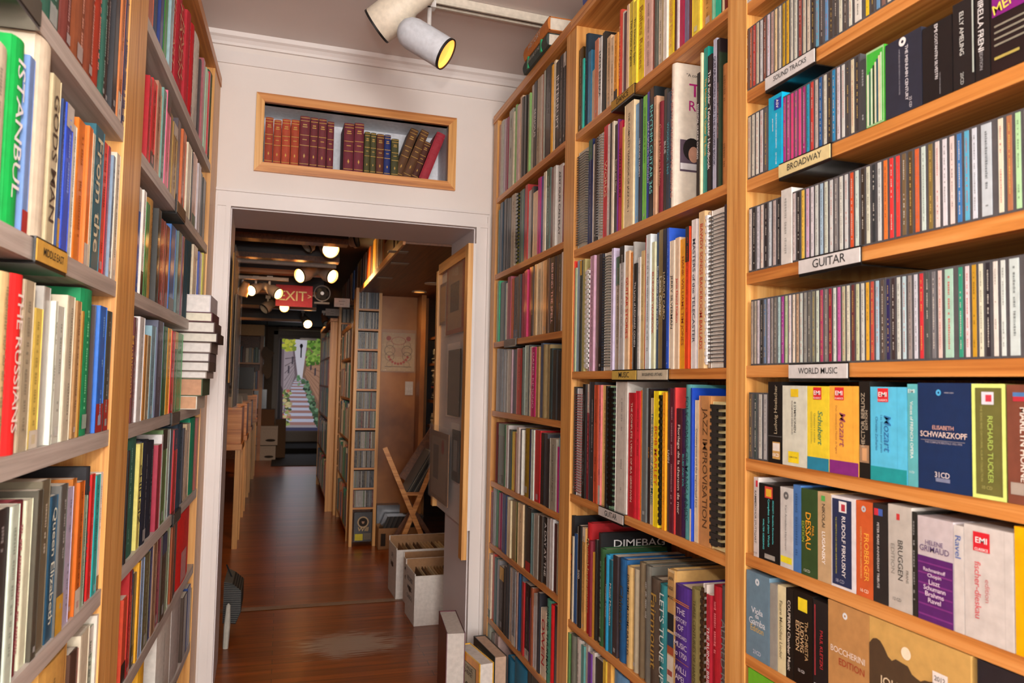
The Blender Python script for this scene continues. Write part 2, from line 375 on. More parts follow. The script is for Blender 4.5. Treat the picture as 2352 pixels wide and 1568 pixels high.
def cdrow(pl, z, phrase, group, x0, x1, cols, ty=None, px_w=None):
    # evenly packed jewel cases between two pixels of the shelf front
    def sx(x):
        a, _ = pl.at(x, proj(pl.pt(pl.at(x, 600)[0], z))[1]-40)
        yb = proj(pl.pt(a, z+.06))[1]; return pl.at(x, yb)[0]
    s0, s1 = sx(x0), sx(x1); cs = cols.split(); wts = [2.2 if c[0] == '+' else 1 for c in cs]; st = (s1-s0)/sum(wts); out = []; a = s0
    for i, (c, wt) in enumerate(zip(cs, wts)):
        w = st*wt
        p0, p1 = proj(pl.pt(a, z+.125)), proj(pl.pt(a+w, z))
        out.append(dict(s0=a+.0002, s1=a+w-.0002, w=w-.0004, h=.125, col=c.lstrip('+'), kd='cd', tx='', px=(p0[0], p1[0], p0[1], p1[1]), z=z, pl=pl, row=phrase, grp=group, cat='CD', i=i, n=len(cs)))
        a += w
    ROWS.append(out)
SP = zs
GB = 'CD cases on the shelves'
cdrow(PR, HC+.580, 'shelf signed SOUND TRACKS', GB, 1711.5, 2075, '7a4a28 b5603f d0433a cfc8b0 d9dde0 8a5040 e0d8e4 c8a8a0 e8cfa0 d0ccc0 c8a020 e0b020 d8d8cc d8dccf a04438 d0ccb8 d8ccb8 3a3028 6aaccc 4c4444 6a9ccc 4a4038 4a4440 dde0cc 5a5048 e0e4d4 +e8e8e0 f0d020 4a423c 6a9cc8 8a6a60 e0dccc e8dcb0 777777')
cdrow(PR, HC+.404, 'shelf signed BROADWAY', GB, 1715, 1763, 'd8c8b0 d8d4c4 e8e8dc d8d0d0 6a6460')
cdrow(PR, HC+.404, 'shelf signed BROADWAY right of the blue box', GB, 1796, 1974, 'b0348c c05090 ec4088 b85090 ec4890 b02c80 20a8cc d04038 cfc8c0 2060a0 dcdccc 3a3028 2890c8 dcd4dc dde0dc 4a4644 e0d8b8 3a3434')
row(PR, HC+.404, 'shelf signed BROADWAY', 'boxed CD sets on the shelves', '''1764 1795 219 00b0dc b @ASV;1974 1988 138 44484a b
1988 2031 112 3fb030 b @GRN;2032 2116 83 2b3040 b @MEN;2117 2186 50 1c1a1c b @COS;2187 2237 0 201e20 b @ELL;2238 2272 -25 1e1c1e b @MIR;2273 2372 -60 1e1418 b @MEN2''', 'b', 'box set')
cdrow(PR, HC+.222, 'shelf signed GUITAR above WORLD MUSIC', GB, 1718, 1792, 'e8d8cc 2c2420 dcdce8 e8dcd0 2c2424 d0dce4 c8b8b4 2c2a2a')
row(PR, HC+.222, 'shelf signed GUITAR', 'boxed CD sets on the shelves', '1793 1817 434 d8d8d4 b', 'b', 'box set')
cdrow(PR, HC+.222, 'shelf signed GUITAR right of the white box', GB, 1818, 2370, 'd8cccc 2c2420 f0c850 dcb8d4 e4e0e8 d4dcd8 b0d0e8 dce4d4 dce0e0 8a8888 e0e4dc d8dcdc e05828 d4e8e0 3a2c20 dce0cc 303438 d8e0e0 f08030 e83838 f04038 7a6444 5a4420 e06830 d4e8e0 8a7438 e8dcd8 e4e4ec ecdcd8 3c80c4 60b8dc dce4f0 +c8d4dc e8e4cc b87850 b8e8b0 d0ccc8')
cdrow(PR, HC+.043, 'shelf signed WORLD MUSIC', GB, 1722, 2370, 'b8a898 c0b8a8 d8d0d8 2c2a24 7088a8 c8c0dc 9c9490 7c7870 b8dce0 b040a0 c8dcb0 e8e0e4 f0e4d0 c8a888 d4e0d8 9c9c94 707068 888870 d8e8d8 b84068 8c8480 9c1c34 e0ece4 d06ab0 c8c4a0 e4e4d0 6a3030 d4dcb4 d8dcd4 f0b830 c85040 b0d4e8 5c5048 28205c 3a2a2a d8e0d8 c4e0e8 9c9490 d8dce8 d83038 4c5450 7c7c80 e8d0c8 +b0dcc8 30a080 ecdce0 d0a020 e4e4cc 282028 e8e4dc dce8e4 +d0e0e0 dcd8c8')
cdrow(PR, HC-.133, 'shelf under WORLD MUSIC', GB, 1718, 1762, '6a5a48 3c4a48 c8c8c0 b8b8b8')
BX = 'boxed CD sets on the shelves'
row(PR, HC-.133, 'shelf under WORLD MUSIC', BX, '''1763 1795 877 161414 b @LUD;1796 1852 886 d8dccc b @SYM;1853 1903 887 f0d838 b @SCH;1904 1971 887 f8b848 b @MOZ
1972 1997 876 1c1a18 b @BER;1998 2082 889 5cc8f0 b @MOZ2;2083 2106 882 60b8c0 b @VOI;2107 2230 880 16305c b @SWK;2232 2311 882 6c6c38 b @TUC;2312 2390 884 7c4838 b @MAR''', 'b', 'box set')
row(PR, HC-.311, 'second shelf under WORLD MUSIC', BX, '''1730 1741 1096 d4ccc8 b @KAM;1742 1790 1113 141414 b @GIE;1791 1820 1120 d0d0cc b @HAR;1821 1838 1114 4878b8 b;1839 1876 1124 34502c b @DES
1877 1907 1131 c4a880 b @NIK;1908 1964 1142 e4e4e8 b @FIR;1965 2003 1152 d06030 b @FRO;2004 2038 1158 2a2828 b @PEA;2039 2093 1162 c0bcb4 b @BRU;2094 2106 1176 2c2c28 b
2107 2189 1192 c8c0c4 b @GRI;2190 2213 1208 d4d0cc b @RAV;2214 2327 1214 d0ccc8 b @FDI;2330 2400 1216 f0b000 b''', 'b', 'box set')
row(PR, HC-.496, 'third shelf under WORLD MUSIC', BX, '''1713 1766 1318 6c8ca0 b @VIO;1767 1784 1342 9c9c94 b;1785 1803 1346 e4dcb0 b @FAU;1804 1821 1352 1c1814 b @COU;1822 1865 1362 18120e b @LUW
1866 1900 1382 1e1c1e b @KLE;1901 1995 1390 c09058 b @BOC;1996 2230 1427 d0a860 b @JOH;2245 2380 1541 26242a b''', 'b', 'box set')
row(PR, HC-.70, 'lowest visible shelf of the CD case', BX, '1717 1800 1531 70c030 b', 'b', 'box set')
row(PR, HC+.757, 'top shelf of the CD case', BX, '1714 1726 -30 e8e0d8 b', 'b', 'box set')
GM = 'music books in the middle bookcase'
row(PR, HC+.783, 'shelf signed DANCE', 'dance books on the shelf signed DANCE', '''1324 1333 112 4a3410;1335 1338 136 30b0a0;1339 1345 80 1c3040 h;1346 1353 118 3c88b0;1355 1363 160 d8c0a0;1364 1372 92 d08060;1373 1380 87 e0e0dc p 222 HANS BRENAA
1381 1387 75 2a2824;1388 1397 84 e0c098;1398 1406 86 e4ccac;1407 1415 78 f0a840;1416 1422 24 c84838 h f0c090 ROBERT SCHUMANN;1423 1428 27 e8e0d0;1429 1435 29 5c3c4c;1436 1441 12 e4c8a8;1442 1451 4 e8d448 p 222 The Divine Virginia;1452 1461 4 f0dc40 p 333 The Dance In Spain
1462 1475 -6 f4dc20 p b08030 Ballets Russes;1476 1495 -12 e8c0b4;1496 1499 -20 8c4030;1500 1505 -25 5c6058;1506 1515 -25 e8dcc8;1516 1521 -30 c8b890;1522 1530 -30 e8e4dc
1531 1542 -30 f0d020 p e0a060 Beautiful Dance;1543 1550 -40 5c2028 p e8d0c0 My Revolution;1551 1555 -42 e4dcdc;1556 1566 -40 b81c50;1567 1576 -55 7c7494;1577 1587 -55 7c3824 p f0b070 DARKNESS;1588 1606 -60 f0d840;1607 1631 -60 d8a050
1633 1635 -60 6c9c80;1636 1648 -70 18b898;1649 1652 -60 5c5040;1653 1656 -60 e8d8b0;1657 1662 -60 7c2018''')
row(PR, HC+.416, 'shelf between the DANCE and MUSIC rows', GM, '''1322 1344 344 c8c4b4 s 111;1345 1354 322 1c2c5c;1355 1360 331 e0dcd0;1361 1367 318 2c2824;1368 1380 305 a8a49c s aaa;1381 1391 289 d02030 p f0d0b0 WORDS;1392 1397 287 e8dcd8;1398 1401 284 3a3030
1402 1406 280 e0d4bc;1407 1414 286 2c2420 p e8d8c0 Sound and Glory;1415 1417 275 6c2878;1418 1425 279 c02040 p 222 SWAN CENTURY;1426 1430 293 d8b850;1431 1452 237 e4d0a8 p 333 THE COMPLETE YEARBOOK OF JAZZ VOL 1
1453 1462 238 70b0e0;1463 1468 229 2a2c38 p eee 100 SOLOS TRUMPET;1469 1478 220 80d058;1479 1486 211 2844b0 p eef JAZZ A GRAPHIC DICTIONARY;1487 1498 202 1c2428 p 80e0e0 RHYTHM GUITAR 365;1499 1505 222 c8a080
1506 1517 234 7c2430 h d0a080 Going Under in Union;1518 1525 205 3c3c38 p ddd BLUE;1526 1534 212 304050 p 60c0d0 WOODSTOCK 1969;1533 1545 142 e8e0d0 B @BTL;1597 1603 168 1c1a18 p eee ESSENTIAL GUITAR CHORDS;1604 1607 122 e4dcb8
1608 1618 109 10988c p f0c040 The Modern Rock Guitar Big Book;1619 1629 126 1c1418 p fff The Fender Telecaster Handbook;1630 1638 89 c0c4dc p 224 GUITAR CHORD GURU THE CHORD BOOK;1639 1646 89 241c20 p d0a0a0 The Complete Guitar Player Omnibus;1647 1650 120 283828;1651 1668 147 b87840 h''')
row(PR, HC+.040, 'shelf signed MUSIC', GM, '''1307 1311 604 303030;1312 1316 601 e83828;1317 1321 616 b8c8a0;1322 1328 599 98b8d0;1329 1334 599 303838;1335 1340 596 b0a870;1341 1352 614 f08830 c eee;1353 1362 588 c8a0b8;1363 1372 584 6c5040
1373 1380 584 1c2030;1381 1396 579 e8e4d8 s 332;1397 1401 582 50c8d8;1402 1407 571 c8c0dc;1408 1418 590 b0a088;1419 1430 566 c4c4c4 p 111;1431 1440 577 e8c8a0 p d02020 GUITAR STORIES;1441 1445 580 e89040
1446 1451 556 a8a8a4 h;1452 1459 605 1c1c1c p fff The Lyrics of LEONARD COHEN;1460 1465 591 dcdcd8;1466 1473 576 e0c890;1474 1480 546 c82c28;1481 1491 539 d8e4e8;1492 1499 556 d8dcb8 p c02830 BLUEGRASS YEARBOOK;1500 1507 534 204878 p cde Blues Guitar Inside and Out
1508 1518 528 8c7c50 p eed Lexis Guitar;1519 1527 526 182038 p d0c090 HAROLD CAIRO;1528 1533 524 2858c8;1534 1545 553 e8dcc8 p 333 JERRY SILVERMAN;1546 1556 546 e4ccb0 p d02820 Janis David Dalton;1557 1569 549 f0a828 p a04020 HANK WILLIAMS TIM JONES
1570 1579 521 e04820;1580 1584 506 d0d0a0;1585 1596 504 e4e0e0 p 445 MASTERS of the TELECASTER;1597 1601 505 5c4c88;1602 1616 486 d8b888 p c03020 BAWDY SONGS BACKROOM BALLADS;1617 1623 486 6c4028 c eee;1624 1659 477 e8e4dc s 222;1660 1664 470 2c2430;1665 1669 470 e8a020''')
row(PR, HC-.331, 'shelf signed GUITAR under the MUSIC row', GM, '''1312 1317 888 2c2c2c;1318 1333 892 e8e8ec s c04040;1334 1341 882 1c1818;1342 1347 882 8c1c28;1348 1361 877 3a3a40;1362 1371 884 c05030;1372 1377 884 e08080;1378 1387 885 f0d080;1388 1392 886 242424
1393 1409 886 a8d8b0 c 111;1410 1436 874 d0ccc4;1438 1453 902 b81828 p f0d8c8 THE COMPLETE LYRICS OF IRA GERSHWIN;1454 1464 898 e03040;1465 1468 896 f08030;1469 1480 891 6c7474;1481 1486 892 2c2020 p c08030 PUNK;1487 1496 914 d8ccb0 p 1c7480 The Structure of Atonal Music
1497 1509 898 f8e020 p e06020 BOB MARLEY;1510 1517 900 d8c040 c 221;1518 1525 901 f8a820;1526 1533 891 2c2838 p ddd LIVIN;1534 1543 892 5c2030;1544 1547 890 d84040;1548 1560 938 4c1c28 p f0e8e0 Florilege de la chanson de mer;1561 1567 940 3c2050 p 5cc BLUES AND EVIL
1568 1582 883 50989c h 205058 FOLK SONGS OF MANY LANDS;1583 1587 891 1040b0;1588 1597 919 e4d4b0 p 555 Counterpoint and the Improvised Line;1598 1625 909 c89058 p 5c3c1c JAZZ IMPROVISATION;1627 1657 923 e8d8a0 c 111;1658 1668 923 e8d8a0''')
row(PR, HC-.707, 'shelf of old hardcovers under the lower GUITAR sign', GM, '''1300 1309 1182 1c1c20 h c02030 Great;1310 1313 1231 d8ccb0;1314 1319 1225 2c5c94;1320 1324 1209 b8b4a8;1325 1331 1206 1c1814 p eee 500;1332 1339 1211 d8a860;1340 1349 1200 b01820 h d8c080 Musical Instruments;1350 1354 1241 7c2030 h
1355 1360 1268 e8b040 p 333 MUSICAL INSTRUMENTS;1361 1365 1239 2c2c28;1366 1371 1223 1c1c1e B @DIM;1372 1382 1259 2c5830 h;1383 1386 1280 503020;1387 1393 1273 2090c0 h d0e0e0 Twentieth Century;1394 1401 1286 1c6c80 p eee Music Musicians;1402 1413 1276 3c3438;1414 1429 1283 1c5c94 h 4c4830 Chinese
1430 1444 1301 d8b878 h 222 DRUMS TOM-TOMS RATTLES;1445 1456 1306 b0a890 h;1457 1470 1291 786c54 h;1471 1484 1299 686860 h;1485 1506 1328 54483c h b09040 Fairmount;1507 1525 1343 2c8088 h d8e8e8 LET'S TUNE UP;1526 1542 1308 c8a060 h @JAP
1543 1579 1347 4c2c8c h @APE;1580 1604 1353 8c8450 h 4c4420 THREE CENTURIES OF HARPSICHORD;1605 1613 1341 d8d0c8 c 321;1614 1624 1366 b02838 p eee THE RUINED BRIDGE;1625 1643 1346 b01828 h;1644 1663 1347 5c5c5c h 888 ALFRED REED''')
row(PR, HC-1.03, 'lowest visible shelf of the middle bookcase', GM, '''1301 1305 1452 5c8c50;1306 1316 1457 707468 h;1317 1329 1466 d8d4cc h;1330 1337 1481 5c9c98;1338 1344 1471 c8c4bc;1345 1353 1499 6c3c94;1354 1359 1496 e0dcd4;1361 1380 1516 3c3834;1381 1388 1516 d8b840;1389 1398 1521 e0a850;1399 1432 1548 70a8d8 h;1433 1460 1552 8c4434 h''')
GN = 'theatre and film books in the narrow bookcase'
row(PR, HC+.79, 'top shelf of the narrow bookcase', GN, '''1141 1147 288 c0a0a0;1149 1154 279 b0b0a0;1155 1159 276 b8a8b0;1160 1165 272 8c1040;1166 1175 254 a8a898;1176 1179 259 e0d4b8;1180 1183 243 80b060;1184 1189 243 c8a8a0;1190 1195 223 e0c0a0;1196 1200 225 38342c;1201 1206 222 2c2c28;1207 1211 218 5c3c28
1212 1215 216 80b060;1216 1221 197 b8b0a8;1222 1228 189 2c2830 p eee SERIOUS;1229 1236 181 a89880;1237 1240 174 c8b8a8;1241 1244 171 c06030;1245 1248 165 a0a090;1249 1262 153 3a3430;1263 1267 151 f0b020;1268 1272 141 e8d8b8;1273 1282 141 2c2824 p eee INTERRUPT;1283 1290 128 34302c;1291 1297 122 2c2828''')
row(PR, HC+.46, 'second shelf of the narrow bookcase', GN, '''1141 1145 483 1c6c6c;1146 1152 467 2c4050;1153 1159 459 3c3c3c p ccc Theatre 2;1160 1164 457 444444 p ccc Theatre 3;1165 1171 456 3c4448;1172 1180 448 a89880;1181 1187 443 e0d050 c 221;1188 1192 440 3c4c40;1193 1198 436 507868;1199 1201 436 283868;1202 1208 426 b03030
1209 1215 438 c8c4c0;1216 1221 430 303434;1222 1232 441 e8c8a0;1233 1239 409 c02880;1240 1245 406 504c90;1246 1251 396 e4d8c0 p c03030 SILENCE;1252 1260 388 5c7870;1261 1267 386 8c7470;1268 1273 382 c8c4bc;1274 1286 379 dcdcd8 p 333 ANY GUN CAN PLAY;1287 1291 380 8c2028;1292 1295 375 706030''')
row(PR, HC+.172, 'third shelf of the narrow bookcase', GN, '''1137 1140 648 e8e4cc;1141 1145 646 30a070;1146 1156 648 404c50;1157 1161 650 dcdcc8;1162 1169 636 a85060;1170 1175 640 c86028;1176 1187 636 2c2424;1188 1193 631 2c2c2c;1194 1198 628 a01c3c;1199 1204 623 9c2448;1205 1209 620 c02860;1210 1217 614 b01838;1218 1222 613 3c2c28;1223 1228 608 c8a878
1229 1237 604 d8c8a8;1238 1243 601 d4c09c;1244 1252 598 e0b078;1253 1258 594 5c3c24;1259 1271 591 34241c p ecc BEHIND THE SPELL;1272 1278 586 302420;1279 1286 584 403c34;1287 1292 579 d8d0cc''')
row(PR, HC-.116, 'fourth shelf of the narrow bookcase', GN, '''1136 1141 801 8c8c8c;1142 1146 802 6c6c70;1147 1151 802 707478;1152 1156 803 8c8c8c;1157 1161 802 9c9c98;1162 1170 804 c8c4b8;1171 1173 803 a88890;1174 1182 802 303048;1183 1185 800 b08880;1186 1195 801 b02020;1196 1199 798 4c5048;1200 1210 793 c8dcd0
1211 1212 793 303438;1213 1217 796 e0d4bc;1218 1227 797 c01868 p f0c0d0 DAMES KIMONO;1228 1234 796 b08850;1236 1241 788 506078;1242 1249 791 8c7850 h;1250 1258 791 a08c60 h;1259 1264 800 243838 p eee LOVERS OF CINEMA;1265 1274 803 2c2c2c;1275 1282 806 262424;1283 1288 808 302420''')
row(PR, HC-.408, 'fifth shelf of the narrow bookcase', GN, '''1132 1141 970 7c1c20 h;1142 1156 973 3c4c3c;1157 1159 975 30a050;1160 1165 976 c8c0bc;1166 1171 986 303c34;1172 1178 991 e8c830;1179 1183 993 902c20;1184 1189 981 c8b8b0;1190 1195 985 242c3c;1196 1197 987 d0d0c8;1198 1211 984 9c7c10 h;1212 1216 985 1c2058;1217 1223 987 cfe0d4
1224 1236 988 c01c24;1237 1244 994 1c1410 p e09020 AMERICAN SILENT FILM;1245 1252 996 3c4048;1253 1259 1008 201c20 p ddd DIRECTOR;1260 1275 1007 a09c8c p 222 Something Wonderful Right Away;1276 1280 1026 c02880;1281 1286 1002 2090b0''')
row(PR, HC-.664, 'sixth shelf of the narrow bookcase', GN, '''1119 1125 1125 e87888;1126 1129 1130 702030;1130 1135 1120 808080;1136 1140 1121 208058;1141 1146 1131 901c50;1147 1151 1132 901c50;1152 1160 1135 2c4070;1161 1164 1140 b8bca8;1165 1171 1148 d8c8a0;1172 1180 1150 8c7850;1181 1186 1152 506830;1187 1198 1156 e4c89c;1199 1203 1160 383430
1204 1215 1166 2c2c28;1216 1223 1179 80b0b4;1224 1234 1181 a0988c;1235 1242 1184 383028;1243 1251 1188 1c1818 p eee A DAY AT THE;1252 1259 1190 b0aca8;1260 1266 1191 d8d8d8;1267 1274 1203 501818;1275 1281 1204 a8a088''')
row(PR, HC-.968, 'seventh shelf of the narrow bookcase', GN, '''1117 1126 1269 d8c8b0;1127 1131 1270 c84030;1132 1137 1279 205c60;1138 1143 1285 8c8c90;1144 1154 1301 1c1814;1155 1160 1300 302c28;1161 1167 1296 34383c;1168 1174 1304 c8b8a8;1175 1182 1309 909498;1183 1186 1312 b09080;1187 1190 1316 1c4874;1191 1195 1321 506478;1196 1200 1336 b02020
1201 1211 1341 141414;1212 1215 1373 6c2080;1216 1220 1349 8c4828;1221 1229 1364 c8c8c8;1230 1235 1360 282830;1236 1248 1398 e0d0b8 p c02020 OWEN;1249 1259 1376 509880 h 122 DRUID THURMAN;1260 1267 1388 d81820 h;1268 1276 1393 241c2c''')
row(PR, HC-1.2, 'bottom of the narrow bookcase', GN, '''1112 1121 1424 a8a898 h;1122 1131 1456 b8b4ac h;1132 1140 1456 c8a8a0;1160 1174 1511 2078a0 h;1176 1204 1523 2078a0 h;1206 1216 1536 28282c;1217 1235 1545 181414''')
G2 = 'books in the grey shelved case by the doorway'
row(PL, HC+.782, 'top shelf left of the doorway', G2, '''350 364 -60 b86040;366 371 -60 303c50;372 380 -60 1c3070;381 384 -50 b8b0a0;385 392 -50 3c8c34;394 401 -40 90b0b8;402 410 -30 c82028 h e0a080 MOZART;411 421 -15 b02030 h e0a080 HAYDN;422 431 5 c01c28 h e0a080 BACH;432 440 20 b82030 h
441 448 48 d01020 h;449 464 74 e4dcd0 h;465 467 128 3c3434;468 472 127 a85c64;473 475 140 8c8c90;476 481 150 a8d0b0;482 484 155 c82030;485 494 160 3c6044 h;495 498 165 b8a488''')
row(PL, HC+.482, 'second shelf left of the doorway', G2, '''336 342 118 3c4048 h;343 350 171 b01020;351 361 179 d0141c;362 370 183 a87860;371 375 211 c8b898;376 383 198 70a098;384 393 206 e87090;394 399 256 7c6840;400 410 281 a8843c;412 419 270 504850;421 429 296 c86020;430 433 322 b02838;434 443 328 e4dcc0
444 447 345 2c2c30;448 456 351 dcb8a8;457 462 373 c0b8bc;463 468 391 303840;469 475 407 3c3830''')
row(PL, HC+.180, 'third shelf left of the doorway', G2, '''321 326 426 2858a8;327 329 440 3c2c3c;330 336 433 e8e4dc;337 341 460 3c7c38;342 346 465 3c7c38;347 361 454 c0924c h;364 371 477 242420;373 382 501 8c2828;383 386 505 6c3830;387 395 516 7c2c20;396 408 516 1c60a8;411 419 530 4c6868;421 424 540 6c2838;425 431 546 1c4450 h
432 438 550 1c4450 h;439 446 553 1c4450 h;448 457 562 d8c8a8;459 462 575 2840a0;463 467 578 e4e0dc;468 474 580 c8c030''')
row(PL, HC-.103, 'fourth shelf left of the doorway', G2, '''305 312 721 802040 h f0c060 Mushrooms;313 320 728 6c3030;321 333 727 d8d8d8;336 341 768 b07830;342 349 770 a09070;350 360 748 80a8b8;362 375 736 4c5068;376 385 749 185c38;386 394 753 f8b030;395 402 759 c81c28;403 410 761 5c7850;412 424 765 18903c''')
row(PL, HC-.400, 'fifth shelf left of the doorway', G2, '''292 296 1038 181418;297 322 1006 2c6858 h c09050;323 330 1021 d8d070 p 333 CHINGIZ;331 345 1013 141c30 h;346 361 1015 141c30 h;363 371 1023 a0203c;372 375 1000 d8d8d8;376 386 988 5c7c44;388 394 988 d0e0d8;395 400 990 506070;402 410 988 b81018;411 422 974 2c4458 h;423 427 985 2c3040;428 431 990 b09070
432 440 974 c8b088;441 452 960 109870 h;453 458 960 8c3828''')
row(PL, HC-.668, 'sixth shelf left of the doorway', G2, '''287 297 1378 d04c30;298 304 1318 a81c20;305 310 1316 c06048;311 318 1323 3c4440;319 323 1296 d8a020;324 332 1290 98b4d8;333 345 1278 686848;346 352 1264 1c3870;353 361 1252 8c6c50;362 371 1245 8c2840;372 382 1230 3c3020;384 391 1217 b0c8a8;392 395 1215 303438;396 401 1212 8c4010;402 405 1200 1c1410;406 410 1190 4c1c14;411 438 1177 f01c14 h''')
row(PL, HC-.94, 'seventh shelf left of the doorway', G2, '''326 337 1502 d8a020 h;370 400 1432 d8d4cc h;401 420 1382 b0a8a4 h;421 429 1372 3c2c20;431 437 1352 203c78;438 443 1355 c8b890''')
G1 = 'books in the left case nearest the camera'
row(PL, HC+.482, 'top visible shelf at the left photo edge', G1, '''114 158 -150 2c5c4c h;160 181 -120 6c3028 h;182 213 -110 8c4c2c h;214 231 -100 7c3c24 h;232 247 -90 9c3018 h;248 257 -80 2c5c50 h;258 267 -75 3c2c28 h;268 278 -70 2c2c30;280 289 -60 c87840;290 299 -55 1c2c60 p;300 305 -50 c09010''')
row(PL, HC+.180, 'shelf signed MIDDLE EAST', G1, '''-12 34 90 d8ccb4 h;37 66 82 00a848 h f0f0f0 ISTANBUL;67 81 122 7090c8;83 121 68 e8dcc4 h;122 142 168 c8bc98 p 4c3828 GODS MAN;143 149 220 203c70;150 167 234 2c50c8;168 171 260 8c8490;172 183 281 e0e4dc;184 202 271 e07818;203 212 285 d87020;213 218 300 d8ccb0
219 240 287 206070 p d8d0b0 From the;241 254 320 d83828;255 260 330 8c2848;261 266 352 7890a8;267 276 347 d8d0bc;277 283 377 4c4c54''')
row(PL, HC-.103, 'shelf under the MIDDLE EAST sign', G1, '''-90 0 700 9c2024 h;2 29 622 d8bc88 h;31 55 628 e02020 h f0e0d8 THE RUSSIANS;57 82 642 b8ac90;86 106 707 e8cc60;108 124 657 b0aca4;125 131 690 d8e0d0;132 151 702 d8dcd0 p 8ca020;153 171 678 d0c8b0;173 178 684 2c2420;179 189 690 b89060;190 194 713 a87c28;196 221 663 109058 h;223 226 700 3c2c28;228 244 702 2068c8;245 256 713 3c4440''')
row(PL, HC-.400, 'second shelf under the MIDDLE EAST sign', G1, '''-8 21 1176 2c2020;23 42 1166 c8d8c8;44 64 1156 702028 h;66 82 1152 dce0c4;84 96 1130 4c483c;98 117 1107 6c6450;120 136 1143 1c4c68 p d8e0d0 Queen Elizabeth;137 153 1117 5c5c58;155 170 1124 b8b0cc;171 180 1103 b06820;181 193 1110 c86410;195 205 1143 a0b8a0
206 213 1075 242428 h;214 222 1092 c81818;223 233 1094 18a8a8;235 240 1088 e0e0dc''')
row(PL, HC-.668, 'third shelf under the MIDDLE EAST sign', G1, '''100 160 1520 d0a050 h;162 178 1504 4c3428;179 186 1500 8c3828;188 207 1458 d8d0b8;209 220 1447 8c9880;221 235 1414 d8d4c8''')
# CD tower and second tower in the back room (fronts face the viewer)
YT, YU = 5.75, 7.1
PT = Plane((0, YT, 0), (1, 0, 0)); PU = Plane((0, YU, 0), (1, 0, 0))
greys = 'b8b8b0 4c5058 8c9094 d0d0c8 3c3c40 a0a4a0 6c6c70 c8c0b0 8c8880 5c4c44 b0b4b8 7c8490 d8d4cc 484440 803030 90a080 384858 a89878'.split()
TY = [709, 755, 801, 847, 893, 939, 983, 1030, 1074, 1120, 1165]
TZ = [onY(845-(y-709)*.03, y, YT).z for y in TY]
TX0, TX1 = onY(818, 690, YT).x+.0, onY(878, 690, YT).x
for j, z in enumerate(TZ):
    cs = ' '.join(random.choice(greys) for _ in range(14))
    x0 = proj(Vector((TX0+.022, YT, z)))[0]; x1 = proj(Vector((TX1-.022, YT, z)))[0]
    out = []; a0, a1 = TX0+.022, TX1-.022; st = (a1-a0)/14
    for i, c in enumerate(cs.split()):
        a = a0+st*i; p0 = proj(Vector((a, YT, z+.125))); p1 = proj(Vector((a+st, YT, z)))
        out.append(dict(s0=a+.0002, s1=a+st-.0002, w=st-.0004, h=.125, col=c, kd='cd', tx='', px=(p0[0], p1[0], p0[1], p1[1]), z=z, pl=PT, row='compartment %d of the tall CD tower' % (j+1), grp='CD cases in the towers of the back room', cat='CD', i=i, n=14))
    ROWS.append(out)
UY = [741, 776, 812.5, 849, 885, 921.5, 959, 995, 1030.6, 1067]
UZ = [onY(795-(y-741)*.035, y, YU).z for y in UY]
UX0, UX1 = onY(778, 760, YU).x, onY(778, 760, YU).x+.19
for j, z in enumerate(UZ):
    out = []; a0, a1 = UX0+.03, UX1-.022; n = 13; st = (a1-a0)/n
    for i in range(n):
        a = a0+st*i; p0 = proj(Vector((a, YU, z+.125))); p1 = proj(Vector((a+st, YU, z)))
        out.append(dict(s0=a+.0002, s1=a+st-.0002, w=st-.0004, h=.125, col=random.choice(greys), kd='cd', tx='', px=(p0[0], p0[0]+.1, p0[1], p1[1]), z=z, pl=PU, row='compartment %d of the farther CD tower' % (j+1), grp='CD cases in the towers of the back room', cat='CD', i=i, n=n))
    ROWS.append(out)
# bound volumes in the wall niche
zn = NB+.003
NI = [(608, 627, 268, 'a04028'), (628, 646, 274, 'a8442a'), (647, 667, 272, 'b0482c'), (668, 687, 274, 'a84428'), (688, 711, 266, '702830'), (712, 730, 269, '6c2830'), (731, 750, 271, '702c34'), (751, 767, 278, '6c2430'),
      (790, 813, 281, '6c2030'), (814, 836, 281, '702434'), (837, 850, 302, '4c4a24'), (851, 864, 304, '4c4a28'), (865, 882, 307, '5c2c20'), (883, 898, 308, '1c2c6c'), (899, 916, 318, '444424')]
row(PN, zn, 'wall niche above the doorway', 'old bound volumes in the wall niche', ';'.join('%d %d %d %s n' % q for q in NI))
for k, d in enumerate(ROWS[-1]): d['band'] = 'c8a050' if k != 4 else 'c0a060'

# books on the overhead shelf and along the aisle of the back room (spines face the aisle)
XS = onZ(885, 610, HC+.66).x
PS = Plane((XS, 0, 0), (0, -1, 0)); ZS = HC+.685
row(PS, ZS, 'overhead shelf in the back room', 'books on the overhead shelf', '''785 795 575 d8b8a8 h;796 799 580 9c8c80;800 803 590 7c3020;804 807 588 b08040;808 811 592 3058a0;812 818 588 203c80 h;820 828 586 c8b898;829 832 582 3c2820;833 838 570 d0c0a8;839 847 570 a85020;848 853 566 3c2414;854 861 546 d8a030
862 865 547 c8a878;866 870 545 6c3820;871 875 545 d8c8a8;876 880 546 b8703c;881 903 548 5c3828 b;904 909 548 b89058;910 916 549 3c3430;917 925 550 888078''')
rn = random.Random(5); PA = Plane((TX0-.004, 0, 0), (0, -1, 0)); AZ = [.08, .42, .76, 1.08, 1.40]
cl_ = 'b02020 305c3c c8a878 28406c d8ccb4 6c3820 8c8c84 208058 c86428 4c1c28 e0d8c8 385868'.split()
